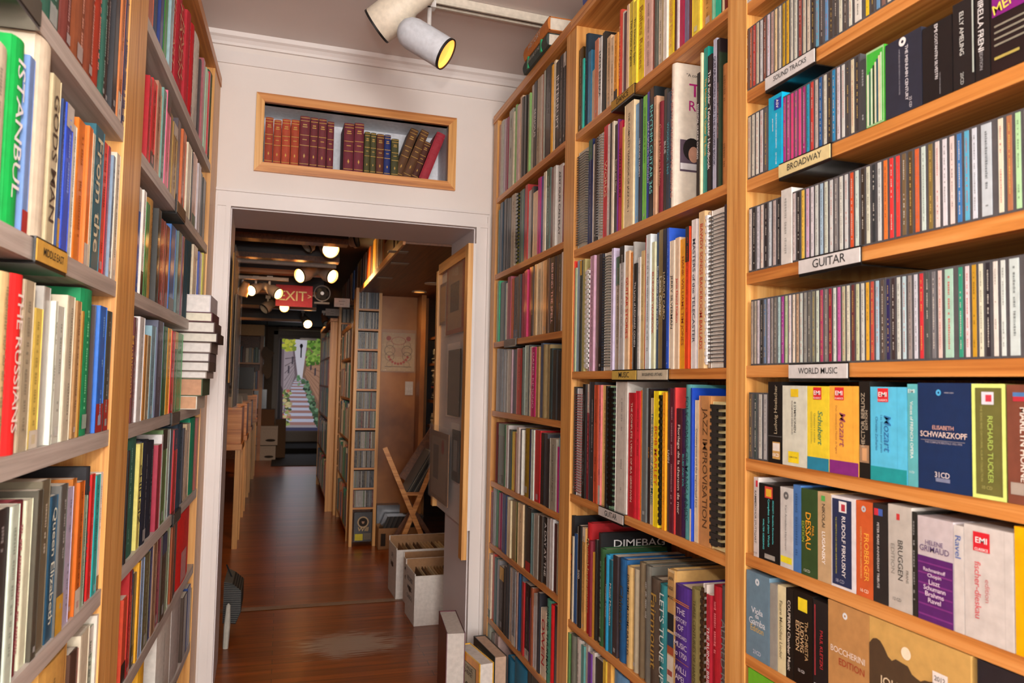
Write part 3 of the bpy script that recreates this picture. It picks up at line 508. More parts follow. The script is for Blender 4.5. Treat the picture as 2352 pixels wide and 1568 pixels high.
for j, z in enumerate(AZ):
    out = []; a = -7.0
    while a < -5.99:
        w = .018+.03*rn.random(); h = .2+.09*rn.random(); p0 = proj(PA.pt(a, z+h)); p1 = proj(PA.pt(a+w, z))
        out.append(dict(s0=a, s1=a+w-.0006, w=w-.0006, h=h, col=rn.choice(cl_), kd='p', tx='', px=(p0[0], p0[0]+.1, p0[1], p1[1]), z=z, pl=PA, row='aisle shelf behind the CD tower', grp='books on the aisle shelves', cat='book', i=len(out), n=30)); a += w
    ROWS.append(out)
PB = Plane((UX0-.06, 0, 0), (0, -1, 0))
for j, z in enumerate((.12, .5, .86, 1.16, 1.44)):
    out = []; a = -9.2
    while a < -7.40:
        w = .02+.035*rn.random(); h = .22+.1*rn.random()-(.05 if j == 4 else 0); p0 = proj(PB.pt(a, z+h)); p1 = proj(PB.pt(a+w, z))
        out.append(dict(s0=a, s1=a+w-.0006, w=w-.0006, h=h, col=rn.choice(cl_), kd='p', tx='', px=(p0[0], p0[0]+.1, p0[1], p1[1]), z=z, pl=PB, row='far aisle shelf', grp='books on the aisle shelves', cat='book', i=len(out), n=30)); a += w
    ROWS.append(out)
PC = Plane((0, 12.0, 0), (1, 0, 0))
for j, (yb, yt) in enumerate(((832, 793), (893, 850))):
    z = onY(570, yb, 12.0).z; out = []; a = onY(547, yb, 12.0).x; e_ = onY(603, yb, 12.0).x
    while a < e_:
        w = .02+.03*rn.random(); h = (onY(570, yt, 12.0).z-z)*(.75+.3*rn.random()); p0 = proj(PC.pt(a, z+h)); p1 = proj(PC.pt(a+w, z))
        out.append(dict(s0=a, s1=a+w-.001, w=w-.001, h=h, col=rn.choice(cl_), kd='p', tx='', px=(p0[0], p0[0]+.1, p0[1], p1[1]), z=z, pl=PC, row='far bookcase', grp='books in the far bookcase', cat='book', i=len(out), n=30)); a += w
    ROWS.append(out)

DEC = {
'@ASV': [('r', .45, .98, .79, .94, '2438a0'), ('t', 'ASV', .7, .865, .12, .4, 'fff', -90), ('t', 'THE AUTHENTIC GEORGE GERSHWIN', .62, .5, .48, .13, 'fff', -90), ('t', 'JACK GIBBONS', .35, .6, .18, .12, 'fff', -90), ('t', 'CD WLS 328', .62, .12, .16, .12, 'fff', -90)],
'@GRN': [('r', .02, .98, .0, 1, 'a0cc94'), ('r', .06, .94, .02, .97, '40b838')]+[('r', .08+.105*i, .165+.105*i, .02, .70+.03*i, c) for i, c in enumerate('e8e4d0 3c6c58 d8e8d0 202c28 e0d8c0 28486c e8d8b8 c8e0c0'.split())],
'@MEN': [('t', 'THE MENUHIN CENTURY', .62, .5, .72, .15, 'e8e8ee', -90), ('t', 'UNPUBLISHED RECORDINGS AND RARITIES', .42, .55, .6, .05, '9a9ca8', -90), ('t', '22 CD', .72, .1, .14, .1, 'c8c8d0', -90), ('o', .5, .93, .1, .05, 'e8e8e8')],
'@COS': [('t', 'COSTANTIN SILVESTRI', .5, .55, .6, .17, 'e0e0e4', -90), ('t', 'EMI', .5, .92, .1, .2, 'e0e0e4', -90), ('t', 'THE COMPLETE RECORDINGS', .62, .18, .28, .08, '9c9ca0', -90)],
'@ELL': [('t', 'ELLY AMELING', .45, .62, .5, .2, 'd0d4d0', -90), ('t', '20CD', .45, .1, .14, .26, 'b0b4b0', -90), ('r', .92, .99, .12, 1, 'b8c4bc')],
'@MIR': [('t', 'MIRELLA FRENI', .45, .62, .62, .5, 'e8e8e8', -90), ('t', 'EDITION', .45, .2, .2, .3, '9c9ca0', -90)],
'@MEN2': [('r', .05, 1, .62, .84, '80107c'), ('t', 'MEN', .38, .72, .6, .14, 'e8dc50', 12)]+[('r', .1, .95-.04*i, .5-.07*i, .52-.07*i, '8c8878') for i in range(4)]+[('r', .1, .7, .14, .17, 'b0a050')],
'@LUD': [('t', 'Ludwig Hoelscher', .62, .66, .6, .42, 'b0a488', 90), ('r', 0, 1, .325, .33, '666'), ('r', .35, .9, .05, .26, 'c8a058'), ('r', .38, .87, .15, .245, 'e8e4dc'), ('t', '10CD', .62, .1, .45, .06, 'fff', 0)],
'@SYM': [('r', .36, .68, .86, .96, 'e8c818'), ('t', '8 SYMPHONIEN', .55, .61, .38, .11, '333', -90), ('t', 'ROSAMUNDE GRAND DUO', .43, .6, .42, .08, '555', -90), ('r', .26, .7, .04, .18, 'f0d818'), ('t', 'COMPACT DISC', .48, .11, .36, .03, '554', 0)],
'@SCH': [('r', 0, 1, 0, .15, '1c80a0'), ('r', .3, .68, .84, .985, 'd82028'), ('t', 'EMI', .49, .92, .3, .05, 'fff', 0), ('t', 'CLASSICS', .49, .86, .34, .02, 'fff', 0), ('t', 'Schubert', .64, .5, .4, .24, '3c7c5c', -90, .2), ('t', 'Quatuors a cordes', .38, .5, .46, .09, '8c8c40', -90), ('t', 'Quintette pour 2 violoncelles', .22, .5, .5, .07, '8c8c40', -90)],
'@MOZ': [('r', 0, 1, 0, .15, '80207c'), ('r', .2, .52, .84, .985, 'd82028'), ('t', 'EMI', .36, .92, .26, .05, 'fff', 0), ('t', 'CLASSICS', .36, .86, .3, .02, 'fff', 0), ('t', 'Mozart', .48, .5, .38, .26, '9c4c5c', -90, .2), ('t', 'Don Giovanni Les Noces de Figaro', .26, .5, .55, .09, 'b07040', -90), ('r', .83, .835, .15, 1, 'c88830')],
'@BER': [('t', 'HECTOR BERLIOZ', .42, .6, .56, .4, 'b8ac94', 90), ('t', 'EDITION', .75, .6, .2, .22, 'b8ac94', 90), ('r', .05, .95, .16, .34, 'a08060'), ('r', .3, .75, .18, .31, 'd0a070')],
'@MOZ2': [('r', 0, 1, 0, .15, '10989c'), ('r', .22, .52, .84, .985, 'd82028'), ('t', 'EMI', .37, .92, .24, .05, 'fff', 0), ('t', 'CLASSICS', .37, .86, .28, .02, 'fff', 0), ('t', 'Mozart', .5, .5, .38, .24, '2c74b0', -90, .2), ('t', 'Les Sonates pour piano', .33, .5, .4, .08, '2c74a8', -90), ('t', 'Christian Zacharias', .2, .5, .36, .08, '2c74a8', -90), ('r', .76, .765, .15, 1, '3c98c8')],
'@VOI': [('t', 'EMI', .5, .93, .7, .035, 'e0f4f4', 0), ('t', 'Voices of FRENCH OPERA', .5, .55, .56, .36, 'e8f4f0', -90), ('t', '5 CD', .5, .14, .5, .03, 'e0f0f0', 0)],
'@SWK': [('t', 'ELISABETH', .5, .585, .4, .04, 'd8a898', 0), ('t', 'SCHWARZKOPF', .5, .52, .88, .08, 'ecd8cc', 0), ('r', .06, .9, .462, .466, '9c98a0'), ('t', 'THE COMPLETE RECITALS 1952-1974', .5, .445, .7, .018, 'a8a4b0', 0), ('t', '31CD', .48, .15, .28, .05, 'e8e0e0', 0), ('r', .35, .62, .085, .12, '7c84a0'), ('o', .42, .91, .05, .03, '4cb0e8'), ('t', 'WARNER CLASSICS', .62, .91, .18, .025, 'd0d4e0', 0)],
'@TUC': [('f', .035, 'd8ec80'), ('r', .3, .66, .82, .93, 'd8dce8'), ('r', .42, .6, .845, .905, 'c83848'), ('t', 'RICHARD TUCKER', .56, .43, .58, .32, 'b0cc60', -90), ('t', 'THE SONG AND CANTORIAL ALBUM COLLECTION', .3, .48, .66, .12, 'a0a058', -90), ('t', '10 CD', .45, .1, .3, .05, 'a8a860', 0)],
'@MAR': [('r', .2, .62, .86, .93, 'b82838'), ('r', .2, .62, .9, .935, '4878b0'), ('t', 'MARILYN HORNE', .52, .5, .62, .3, 'f0e8dc', -90), ('r', .1, .8, .08, .18, 'a89c90')],
'@KAM': [('t', 'KAMMERCHOR STUTTGART', .5, .5, .66, .5, '444', -90), ('r', .5, .9, .88, .96, 'c82838'), ('t', '15 CD', .5, .05, .7, .04, '444', 0)],
'@GIE': [('r', .3, .68, .82, .97, 'd04838'), ('r', .36, .62, .84, .94, 'e8b830'), ('t', 'MOZART: Samtliche Klavierwerke', .72, .52, .56, .17, '58d8dc', -90), ('t', 'Complete solo piano Works', .5, .5, .62, .15, '58d8dc', -90), ('t', 'WALTER GIESEKING', .26, .34, .4, .17, '58d8dc', -90), ('r', .3, .8, .03, .09, '9c9890')],
'@HAR': [('t', 'Karl Amadeus Hartmann', .5, .5, .56, .3, '8c8c8c', -90), ('r', .05, .95, .06, .14, 'e8dc20'), ('o', .5, .9, .2, .03, '666')],
'@DES': [('t', 'DESSAU', .48, .52, .42, .44, 'f0a820', -90), ('t', 'PAUL', .78, .53, .12, .2, 'f0a820', -90), ('t', 'EDITION', .16, .5, .24, .22, 'a0b83c', -90), ('t', '12CD', .4, .06, .5, .03, 'c8d0c0', 0)],
'@NIK': [('t', 'NIKOLAI', .5, .74, .26, .36, '1c1814', -90), ('t', 'LUGANSKY', .5, .38, .36, .36, 'fff', -90), ('r', .3, .6, .9, .96, '50a850')],
'@FIR': [('r', .06, .86, .03, .97, '1c2850'), ('r', .34, .66, .83, .95, 'e8e8e8'), ('r', .44, .6, .845, .92, 'b83040'), ('t', 'RUDOLF FIRKUSNY', .55, .46, .66, .34, 'f4f4f4', -90), ('t', 'THE COMPLETE RCA AND COLUMBIA ALBUM COLLECTION', .24, .46, .62, .1, 'd0cc30', -90), ('t', '18 CD', .4, .08, .34, .04, 'a0a4b8', 0)],
'@FRO': [('t', 'FROBERGER', .68, .42, .5, .36, 'f0b040', -90), ('t', 'COMPLETE MUSIC FOR HARPSICHORD', .34, .46, .54, .14, 'f0c070', -90), ('t', '16 CD', .55, .07, .5, .04, 'f8e8d0', 0), ('o', .5, .92, .14, .02, 'b8c4cc')],
'@PEA': [('r', .1, .4, .88, .95, 'c82838'), ('r', .4, .7, .88, .95, '4060b0'), ('t', 'PETER PEARS ANNIVERSARY TRIBUTE', .4, .48, .66, .24, 'd0d0d0', -90)],
'@BRU': [('t', 'BRUGGEN', .55, .48, .38, .36, '3c3834', -90), ('t', 'EDITION', .22, .48, .34, .16, '8c8880', -90), ('t', 'FRANS', .84, .34, .12, .12, '6c6860', -90), ('t', '12 CD', .4, .1, .36, .03, '555', 0), ('r', .38, .52, .86, .92, 'c83030')],
'@GRI': [('r', 0, 1, 0, .62, '541468')]+[('r', .02, .98, .05+.1*i, .065+.1*i, '7c2c80') for i in range(6)]+[('t', 'HELENE', .5, .76, .5, .06, '604878', 0), ('t', 'GRIMAUD', .5, .7, .84, .08, '584070', 0)]+[('t', s, .5, .5-.058*i, .62, .045, 'ecd8ec', 0) for i, s in enumerate(('Rachmaninoff', 'Chopin', 'Liszt', 'Schumann', 'Brahms', 'Ravel'))],
'@RAV': [('t', 'Ravel', .5, .8, .26, .6, '4868b0', -90)],
'@FDI': [('r', .2, .55, .78, .95, 'd01828'), ('t', 'EMI', .38, .88, .28, .05, 'fff', 0), ('t', 'CLASSICS', .38, .8, .28, .025, 'fff', 0), ('t', 'fischer-dieskau', .3, .44, .5, .16, 'd05058', -90), ('t', 'edition', .5, .45, .2, .1, 'c88080', -90), ('r', .84, .845, 0, 1, 'b0aca8')],
'@VIO': [('t', 'Viola', .5, .56, .5, .07, 'e8eef4', 0), ('t', 'da', .5, .5, .2, .05, 'e8eef4', 0), ('t', 'Gamba', .5, .43, .7, .08, 'e8eef4', 0), ('t', 'Edition', .5, .35, .56, .07, 'd8b868', 0), ('t', '21CD', .5, .08, .34, .05, 'dde', 0), ('o', .5, .9, .09, .02, 'd8e4ec')],
'@FAU': [('t', 'Faure Melodies Lieder', .5, .5, .66, .4, '7c7050', -90)],
'@COU': [('t', 'COUPERIN Chamber Music', .5, .48, .78, .5, 'e8e0d0', -90)],
'@LUW': [('r', .25, .75, .8, .94, 'ecd820'), ('t', 'The CHRISTA', .72, .5, .42, .2, 'c0a070', -90), ('t', 'LUDWIG', .48, .52, .32, .22, 'd8b888', -90), ('t', 'EDITION', .24, .52, .32, .2, 'd8b888', -90), ('t', '12 CD', .45, .16, .34, .05, 'ddd', 0)],
'@KLE': [('t', 'PAUL KLETZKI', .62, .5, .4, .3, 'b82830', -90), ('r', .12, .2, .2, .95, 'a83038'), ('r', .1, .8, .02, .12, 'e0e0e0'), ('t', '10 CD', .45, .07, .5, .04, '222', 0)],
'@BOC': [('t', 'BOCCHERINI', .5, .55, .84, .1, 'e8dcd0', 0), ('t', 'EDITION', .6, .45, .62, .09, 'a83c1c', 0), ('o', .44, .9, .06, .025, 'd8e0e4')],
'@JOH': [('m', '4c3820'), ('t', 'JOHANN', .34, .46, .44, .12, 'e8d4b0', 0), ('r', .66, .8, .66, .76, 'e8e4e0'), ('t', '2012', .73, .71, .1, .04, '333', 0), ('c', .4, .8, .05, 'f4e8cc')],
'@JAP': [('r', .02, .98, .0, 1, 'd8c090'), ('r', .05, .95, .62, .98, 'b8945c'), ('t', 'JAPA', .5, .93, .7, .05, '222', 0), ('t', 'NESE', .5, .86, .7, .05, '222', 0), ('t', 'MUSIC', .5, .79, .8, .05, '222', 0), ('r', .05, .95, .54, .67, '141414'), ('r', .05, .95, .42, .52, '1c4468'), ('r', .05, .95, .36, .42, 'a8502c'), ('r', .05, .95, .0, .35, 'd8d4c8'), ('r', .1, .8, .2, .24, '9c4c40'), ('r', .1, .7, .12, .15, '4c8c84')],
'@APE': [('r', 0, 1, .855, .862, 'd8842c'), ('r', 0, 1, .87, .877, 'd8842c'), ('r', 0, 1, .4, .404, 'b87c30')]+[('t', s, .5, z, .8, .045, 'dcd4ec', 0) for s, z in (('THE', .8), ('HISTORY', .73), ('OF', .67), ('KEYBOARD', .6), ('MUSIC', .53), ('to 1700', .46), ('WILLI', .34), ('APEL', .27))],
}
SIDE = {   # print on the cover that faces along the aisle: (text, centre depth, centre height, width, height, colour)
'@BTL': [('t', '"A comp', .05, .92, .04, .03, '333'), ('t', 'T', .052, .82, .03, .03, 'b8187c'), ('t', 'RE', .054, .71, .034, .06, 'b8187c'), ('r', .014, .074, .25, .47, '5c4c5c'), ('h', .045, .37, .028)],
'@DIM': [('t', 'DIMEBAG', .12, .9, .18, .07, 'd8d8d8')],
}
def spine_print(b, d, w, h, y=-.0004):
    tx = d['tx']; c = hx(d['col'])
    if tx.startswith('@'):
        for q in DEC.get(tx, []):
            if q[0] == 'r': b.rect(q[1]*w, q[2]*w, q[3]*h, q[4]*h, y-.0003 if q[1] > .02 or q[2] < .9 else y, q[5], M_PAPER); y -= .0001
            elif q[0] == 'o': b.ring((q[1]*w, y-.0004, q[2]*h), (1, 0, 0), (0, 0, 1), q[3]*w*.35, q[3]*w, 16, q[5], M_PAPER)
            elif q[0] == 'c': b.disc((q[1]*w, y-.0001, q[2]*h), (1, 0, 0), (0, 0, 1), q[3]*w, 20, q[4], M_PAPER)
            elif q[0] == 'f':
                t = q[1]*h
                for e in ((0, w, 0, t), (0, w, h-t, h), (0, t, t, h-t), (w-t, w, t, h-t)): b.rect(*e, y-.0004, q[2], M_PAPER)
            elif q[0] == 'm':
                n = 24; rr = random.Random(3); top = [(w*i/n, h*(.72-.16*i/n+.035*math.sin(i*.9)+.03*rr.random()+.08*math.exp(-((i-3)/3)**2))) for i in range(n+1)]
                for (xa, za), (xb, zb) in zip(top, top[1:]): b.quad((xa, y, 0), (xb, y, 0), (xb, y, zb), (xa, y, za), q[1], M_PAPER)
                y -= .0001
            else:
                rot = q[7]; wm, hm = (q[4]*w, q[5]*h) if rot not in (90, -90) else (q[4]*h, q[5]*w)
                b.text(q[1], q[2]*w, q[3]*h, y-.0009, wm, hm, q[6], rot, stretch=1.2, shear=q[8] if len(q) > 8 else 0)
        if tx == '@BTL': b.text('THE BEATLES RECORDING SESSIONS', w*.5, h*.45, y-.001, h*.76, w*.42, 'd08c88', -90)
    elif len(tx.split(None, 1)) > 1:
        col, s = tx.split(None, 1)
        b.text(s, w*.5, h*.52, y-.0008, h*.8, w*.6, col, -90, stretch=1.15)
    else:
        rr = random.Random(int(w*1e6)+int(h*1e5)+d['i']*31)
        if d['cat'] == 'book' and d['kd'] == 'p' and rr.random() < .3:
            k2 = rr.choice(('e0d8c8', '181414', 'b02828', '204070', 'd8a838', '3c6848', 'c8c4bc')); z2 = h*(.12+.14*rr.random())
            if rr.random() < .5: b.rect(w*.02, w*.98, 0, z2, y-.0002, k2, M_COVER)
            else: b.rect(w*.02, w*.98, h-z2, h, y-.0002, k2, M_COVER)
        if d['cat'] == 'book' and rr.random() < .5: zz_ = h*(.03+.03*rr.random()); b.rect(w*.3, w*.7, zz_, zz_+w*.35, y-.0006, tuple(min(1, k_*.4+.3) for k_ in c), M_PAPER)
        if rr.random() < .8:
            lum = .3*c[0]+.59*c[1]+.11*c[2]
            tc = tuple(min(1, k*2.5+.28) for k in c) if lum < .18 else tuple(k*.3 for k in c)
            tc = tuple(.6*p+.4*q for p, q in zip(tc, c)); z = h*(.93-.08*rr.random()); k = min(.009, w*(.2+.16*rr.random())); xo = w*.5-k/2+(rr.random()-.5)*w*.2
            while z > h*(.1+.1*rr.random()):
                l = .0016+.003*rr.random(); j_ = k*.18*rr.random(); b.rect(xo+j_, xo+k-k*.15*rr.random(), z-l, z, y-.0005, tc, M_PAPER); z -= l+.0012+(.006 if rr.random() < .16 else 0)
                if rr.random() < .035: z -= h*.22*rr.random()*2
                if len(b.v) > 6000: break
def make_item(d, cov, pag, bind, T=None):
    """cover, page block and binding of one shelf item; local x along the shelf, y inwards, z up"""
    w, h, kd = d['w'], d['h'], d['kd']; c = hx(d['col'])
    if kd == 'cd':
        c = tuple(k_*.86 for k_ in c); D = .142; cov.box(0, w, .0, D, 0, h, '55565a', M_CASE, T)
        lo, hi = w*.12, w*.68
        pag.box(lo, hi, -.0006, .003, .003, h-.003, c, M_PAPER, T)
        rr = random.Random(d['i']*7+int(d['z']*100)); lum = .3*c[0]+.59*c[1]+.11*c[2]; z = h*.9
        tc = (.6, .58, .52) if lum < .25 else tuple(k_*.35 for k_ in c)
        if rr.random() < .25: tc = (.5, .16, .14) if lum > .25 else (.6, .42, .1)
        if w*1.0 > .004 and d.get('fine', True):
            while z > h*.12:
                l = .001+.0022*rr.random(); pag.rect(lo+(hi-lo)*.38, lo+(hi-lo)*(.56+.08*rr.random()), z-l, z, -.0009, tc, M_PAPER, T); z -= l+.0008+(.004 if rr.random() < .18 else 0)+(.02 if rr.random() < .03 else 0)
        return
    if kd == 'b':
        D = .145 if h < .2 else .17
        cov.box(0, w, 0, D, 0, h, c, M_COVER, T)
        spine_print(cov, d, w, h); return
    D = max(.13, min(.235, h*.74)); D = d.get('D', D)
    if kd in 'hnB':                                 # hardcover: rounded spine, projecting boards
        t = min(.003, w*.16); bul = min(.006, w*.22); mat = M_CLOTH if kd in 'hn' else M_COVER
        n = 6; pf = [(w*i/n, -bul*math.sin(math.pi*i/n)**.7) for i in range(n+1)]
        vs = [(x, y+bul, z) for z in (0, h) for x, y in pf]+[(x, .006+bul, z) for z in (0, h) for x in (0, w)]
        m = n+1; fs = [(i, i+1, m+i+1, m+i) for i in range(n)]
        fs += [tuple(range(n, -1, -1))+(2*m, 2*m+1), tuple(range(m, 2*m))+(2*m+3, 2*m+2)]
        cov.add(vs, fs, c, mat, T)
        cov.box(0, t, bul*.9, D, 0, h, c, mat, T).box(w-t, w, bul*.9, D, 0, h, c, mat, T)
        pag.box(t, w-t, .006+bul, D-.004, .003, h-.004, d.get('pg', 'd8ccb4'), M_PAPER, T)
        if d.get('band'):
            g = d['band']
            for zf in (.96, .9, .62, .42, .06): cov.rect(w*.04, w*.96, zf*h, zf*h+.0022, -.0006, g, M_PAPER, T)
            cov.rect(w*.3, w*.7, .82*h, .84*h, -.0008, g, M_PAPER, T); cov.rect(w*.25, w*.75, .78*h, .797*h, -.0008, g, M_PAPER, T)
            cov.rect(w*.28, w*.72, .53*h, .545*h, -.0008, g, M_PAPER, T)
            if h < .16: cov.disc((w*.5, -.0008, .22*h), (1, 0, 0), (0, 0, 1.4), w*.3, 14, g, M_PAPER, T)
            else: cov.disc((w*.5, -.0008, .22*h), (.6, 0, 0), (0, 0, 1.6), w*.16, 4, g, M_PAPER, T)
        elif T is None or d['tx']: 
            if T is None: spine_print(cov, d, w, h, -.0002)
        if T is None:
            for q in SIDE.get(d['tx'], []):
                S = Matrix(((0, -1, 0, w+.0006), (1, 0, 0, 0), (0, 0, 1, 0), (0, 0, 0, 1)))   # print plane on the side cover
                if q[0] == 't': cov.text(q[1], q[2], q[3]*h, 0, q[4], q[5]*h*3 if len(q[1]) < 3 else q[5]*h, q[6], 0, S)
                elif q[0] == 'r': cov.rect(q[1], q[2], q[3]*h, q[4]*h, -.0, q[5], M_PAPER, S)
                elif q[0] == 'h':
                    cov.disc((q[1], -.0012, q[2]*h+.012), (1, 0, 0), (0, 0, 1.15), q[3]*.85, 18, '1c1414', M_PAPER, S)
                    cov.disc((q[1]+.004, -.0018, q[2]*h), (.62, 0, 0), (0, 0, .85), q[3]*.8, 18, 'c89880', M_PAPER, S)
                    cov.rect(q[1]-.031, q[1]+.029, q[2]*h-.037, q[2]*h-.022, -.0022, 'd8d8dc', M_PAPER, S)
        return
    t = min(.0006, w*.1)
    if kd in 'sc':
        col = hx(d['tx'] or '222'); cw = w
        cov.box(0, t, .006, D, 0, h, c, M_COVER, T).box(w-t, w, .006, D, 0, h, c, M_COVER, T)
        pag.box(t, w-t, .007, D-.001, .001, h-.001, 'ded6c4' if sum(c) < 1.2 else c, M_PAPER, T)
        z = .012; pit, rh = (.0078, .0022) if kd == 's' else (.0145, .0085)
        if kd == 's': col = tuple(.5*q_+.06 for q_ in col)
        if kd == 'c': bind.box(w*.12, w*.5, -.001, .004, .008, h-.008, col, M_CASE, T)
        while z < h-.012:
            for (xa, xb, ya, yb) in ((w*.05, w*.95, -.0025, -.0012), (w*.02, w*.1, -.002, .011), (w*.9, w*.98, -.002, .011)):
                bind.box(xa, xb, ya, yb, z, z+rh, col, M_CASE, T)
            z += pit
        return
    cov.box(0, t, 0, D, 0, h, c, M_COVER, T).box(w-t, w, 0, D, 0, h, c, M_COVER, T)
    n = 2; cov.add([(0, .0015, 0), (w*.15, 0, 0), (w*.85, 0, 0), (w, .0015, 0), (0, .0015, h), (w*.15, 0, h), (w*.85, 0, h), (w, .0015, h), (0, .003, 0), (w, .003, 0), (0, .003, h), (w, .003, h)],
                   [(0, 1, 5, 4), (1, 2, 6, 5), (2, 3, 7, 6), (8, 0, 1, 2, 3, 9), (10, 11, 7, 6, 5, 4)], c, M_COVER, T)
    pag.box(t, w-t, .002, D-.0005, .0003, h-.0003, d.get('pg', 'e0d8c8'), M_PAPER, T)
    if T is None: spine_print(cov, d, w, h)
NAMES = [('black', 18, 16, 16), ('charcoal', 48, 48, 50), ('dark grey', 84, 84, 84), ('grey', 128, 128, 128), ('light grey', 176, 176, 174), ('white', 228, 228, 226), ('cream', 226, 212, 184), ('tan', 200, 166, 120), ('brown', 120, 78, 44), ('dark brown', 72, 48, 32),
 ('maroon', 108, 32, 42), ('red', 200, 28, 34), ('orange', 232, 130, 40), ('rust', 168, 72, 42), ('yellow', 240, 216, 40), ('golden', 200, 160, 40), ('olive', 112, 104, 60), ('dark green', 44, 84, 56), ('green', 60, 150, 70), ('pale green', 176, 210, 170), ('teal', 30, 130, 134), ('turquoise', 90, 196, 200),
 ('sky blue', 100, 180, 226), ('blue', 40, 90, 180), ('navy', 28, 40, 84), ('slate blue', 92, 112, 140), ('pale blue', 176, 206, 228), ('purple', 88, 48, 130), ('magenta', 190, 30, 110), ('pink', 232, 150, 160), ('lilac', 196, 184, 212), ('beige', 184, 172, 148), ('mauve', 156, 120, 130)]
def cname(h):
    r, g, b = (int(h[i:i+2], 16) for i in (0, 2, 4)) if len(h) == 6 else [int(k*2, 16) for k in h]
    return min(NAMES, key=lambda q: (q[1]-r)**2+(q[2]-g)**2+(q[3]-b)**2)[0]
def ordn(n): return '%d%s' % (n, 'th' if 10 <= n % 100 <= 20 else {1: 'st', 2: 'nd', 3: 'rd'}.get(n % 10, 'th'))
TITLE = {'@SWK': 'ELISABETH SCHWARZKOPF', '@TUC': 'RICHARD TUCKER', '@JOH': 'JOHANN', '@BOC': 'BOCCHERINI EDITION', '@VIO': 'Viola da Gamba', '@APE': 'HISTORY OF KEYBOARD MUSIC', '@BTL': 'THE BEATLES RECORDING SESSIONS', '@DIM': 'DIMEBAG', '@JAP': 'JAPANESE MUSIC'}
for k, v in DEC.items():
    if k not in TITLE: TITLE[k] = next((q[1] for q in v if q[0] == 't'), '')
ALL = [d for r in ROWS for d in r]
def area_px(d):
    x0, x1, a, b = d['px']; return max(.01, min(W, max(x0, x1))-max(0, min(x0, x1)))*max(0, min(H, b)-max(0, a))
for d in ALL:                                    # nothing is taller than the gap under the next shelf
    sh = {id(PR): {0: N_SH, 1: M_SH, 2: C_SH}, id(PL): {0: L_SH}}.get(id(d['pl']))
    if not sh: continue
    lst = sh[0] if d['pl'] is PL else (N_SH if d['s0'] < nB_ else M_SH if d['s0'] < mB else C_SH)
    up = [q for q in lst if q > d['z']+.05]
    lim = (min(up)-(.030 if d['pl'] is PL else .022) if up else (HC+1.131 if d['pl'] is PR else HC+1.147))-d['z']-.002
    d['h'] = min(d['h'], lim)
indiv = set()
for cat, cap in (('book', 312), ('CD', 300), ('box set', 999)):
    for d in sorted([d for d in ALL if d['cat'] == cat], key=area_px, reverse=True)[:cap]: indiv.add(id(d))
mass = {k: (MB(), MB(), MB()) for k in ('book', 'CD')}
lab_seen = {}
for d in ALL:
    pl, z = d['pl'], d['z']
    rr = random.Random(int(abs(d['s0'])*9999)+d['i'])
    back = rr.random()*(.0008 if d['cat'] != 'book' else .007)+.002
    if d['kd'] == 'b': back = .001
    loc = pl.pt(d['s0'], z+.0004, back)
    if id(d) not in indiv:
        T = Matrix.Translation(loc) @ Matrix.Rotation(pl.rz, 4, 'Z'); d['fine'] = False
        c, p, s = mass[d['cat']]; make_item(d, c, p, s, T); continue
    if d['kd'] in 'sc' and d['cat'] == 'book': loc = pl.pt(d['s0'], z+.0004, .004)
    cov, pag, bnd = MB(), MB(), MB(); make_item(d, cov, pag, bnd)
    kn = {'cd': 'cd_case', 'b': 'cd_box_set', 'h': 'hardcover_book', 'n': 'hardcover_book', 'B': 'hardcover_book', 'p': 'paperback_book', 's': 'spiral_bound_book', 'c': 'comb_bound_book'}[d['kd']]
    o = cov.build(kn, None, loc, pl.rz)
    seen_top = d['z']+d['h'] < HC+.02
    if d['kd'] == 'cd': pag.build('spine_card', o)
    elif pag.v and (seen_top or d['kd'] == 'B'): pag.build('page_block', o)
    elif pag.v:
        bpy.data.objects.remove(o); n0 = cov; pv = pag; b0 = len(n0.v); n0.v += pv.v; mp = [n0.mi(m) for m in pv.mats]
        n0.f += [tuple(b0+i for i in f) for f in pv.f]; n0.c += pv.c; n0.m += [mp[k] for k in pv.m]; o = n0.build(kn, None, loc, pl.rz)
    if bnd.v: bnd.build('binding', o)
    kind = kn.replace('_', ' ').replace('cd ', 'CD ')
    i, n = d['i']+1, d['n']
    pos = '%s from the %s' % ((ordn(i), 'left') if i <= n/2 else (ordn(n-i+1), 'right'))
    tx = d['tx']; ti = TITLE.get(tx, '') if tx.startswith('@') else (tx.split(None, 1)[1] if len(tx.split(None, 1)) > 1 else '')
    base = cname(d['col'])+' '+kind
    if ti: base += ' lettered '+' '.join(ti.split()[:4])
    lab = base+', '+pos+' on the '+d['row'] if 'compartment' not in d['row'] and 'niche' not in d['row'] else base+', '+pos+' in the '+d['row']
    ws = lab.split()
    if len(ws) > 16: lab = base+', on the '+d['row'] if ti else cname(d['col'])+' '+kind+', '+pos+', '+d['row']
    ws = lab.split(); lab = ' '.join(ws[:16])
    if lab in lab_seen: lab = cname(d['col'])+' '+kind+', '+pos+', '+d['row']
    lab_seen[lab] = 1
    tag(o, lab, {'book': 'book', 'CD': 'CD', 'box set': 'box set'}[d['cat']], d['grp'])
for k, (c, p, s) in mass.items():
    for m in (p, s):
        b0 = len(c.v); c.v += m.v; mp = [c.mi(q) for q in m.mats]; c.f += [tuple(b0+i for i in f) for f in m.f]; c.c += m.c; c.m += [mp[q] for q in m.m]
    if c.v:
        o = c.build('books' if k == 'book' else 'cd_cases')
        tag(o, 'the many remaining thin book spines packed on the narrow and left cases' if k == 'book' else 'the many remaining tiny CD spines packed in the back room towers', 'books' if k == 'book' else 'CDs'); o['kind'] = 'stuff'
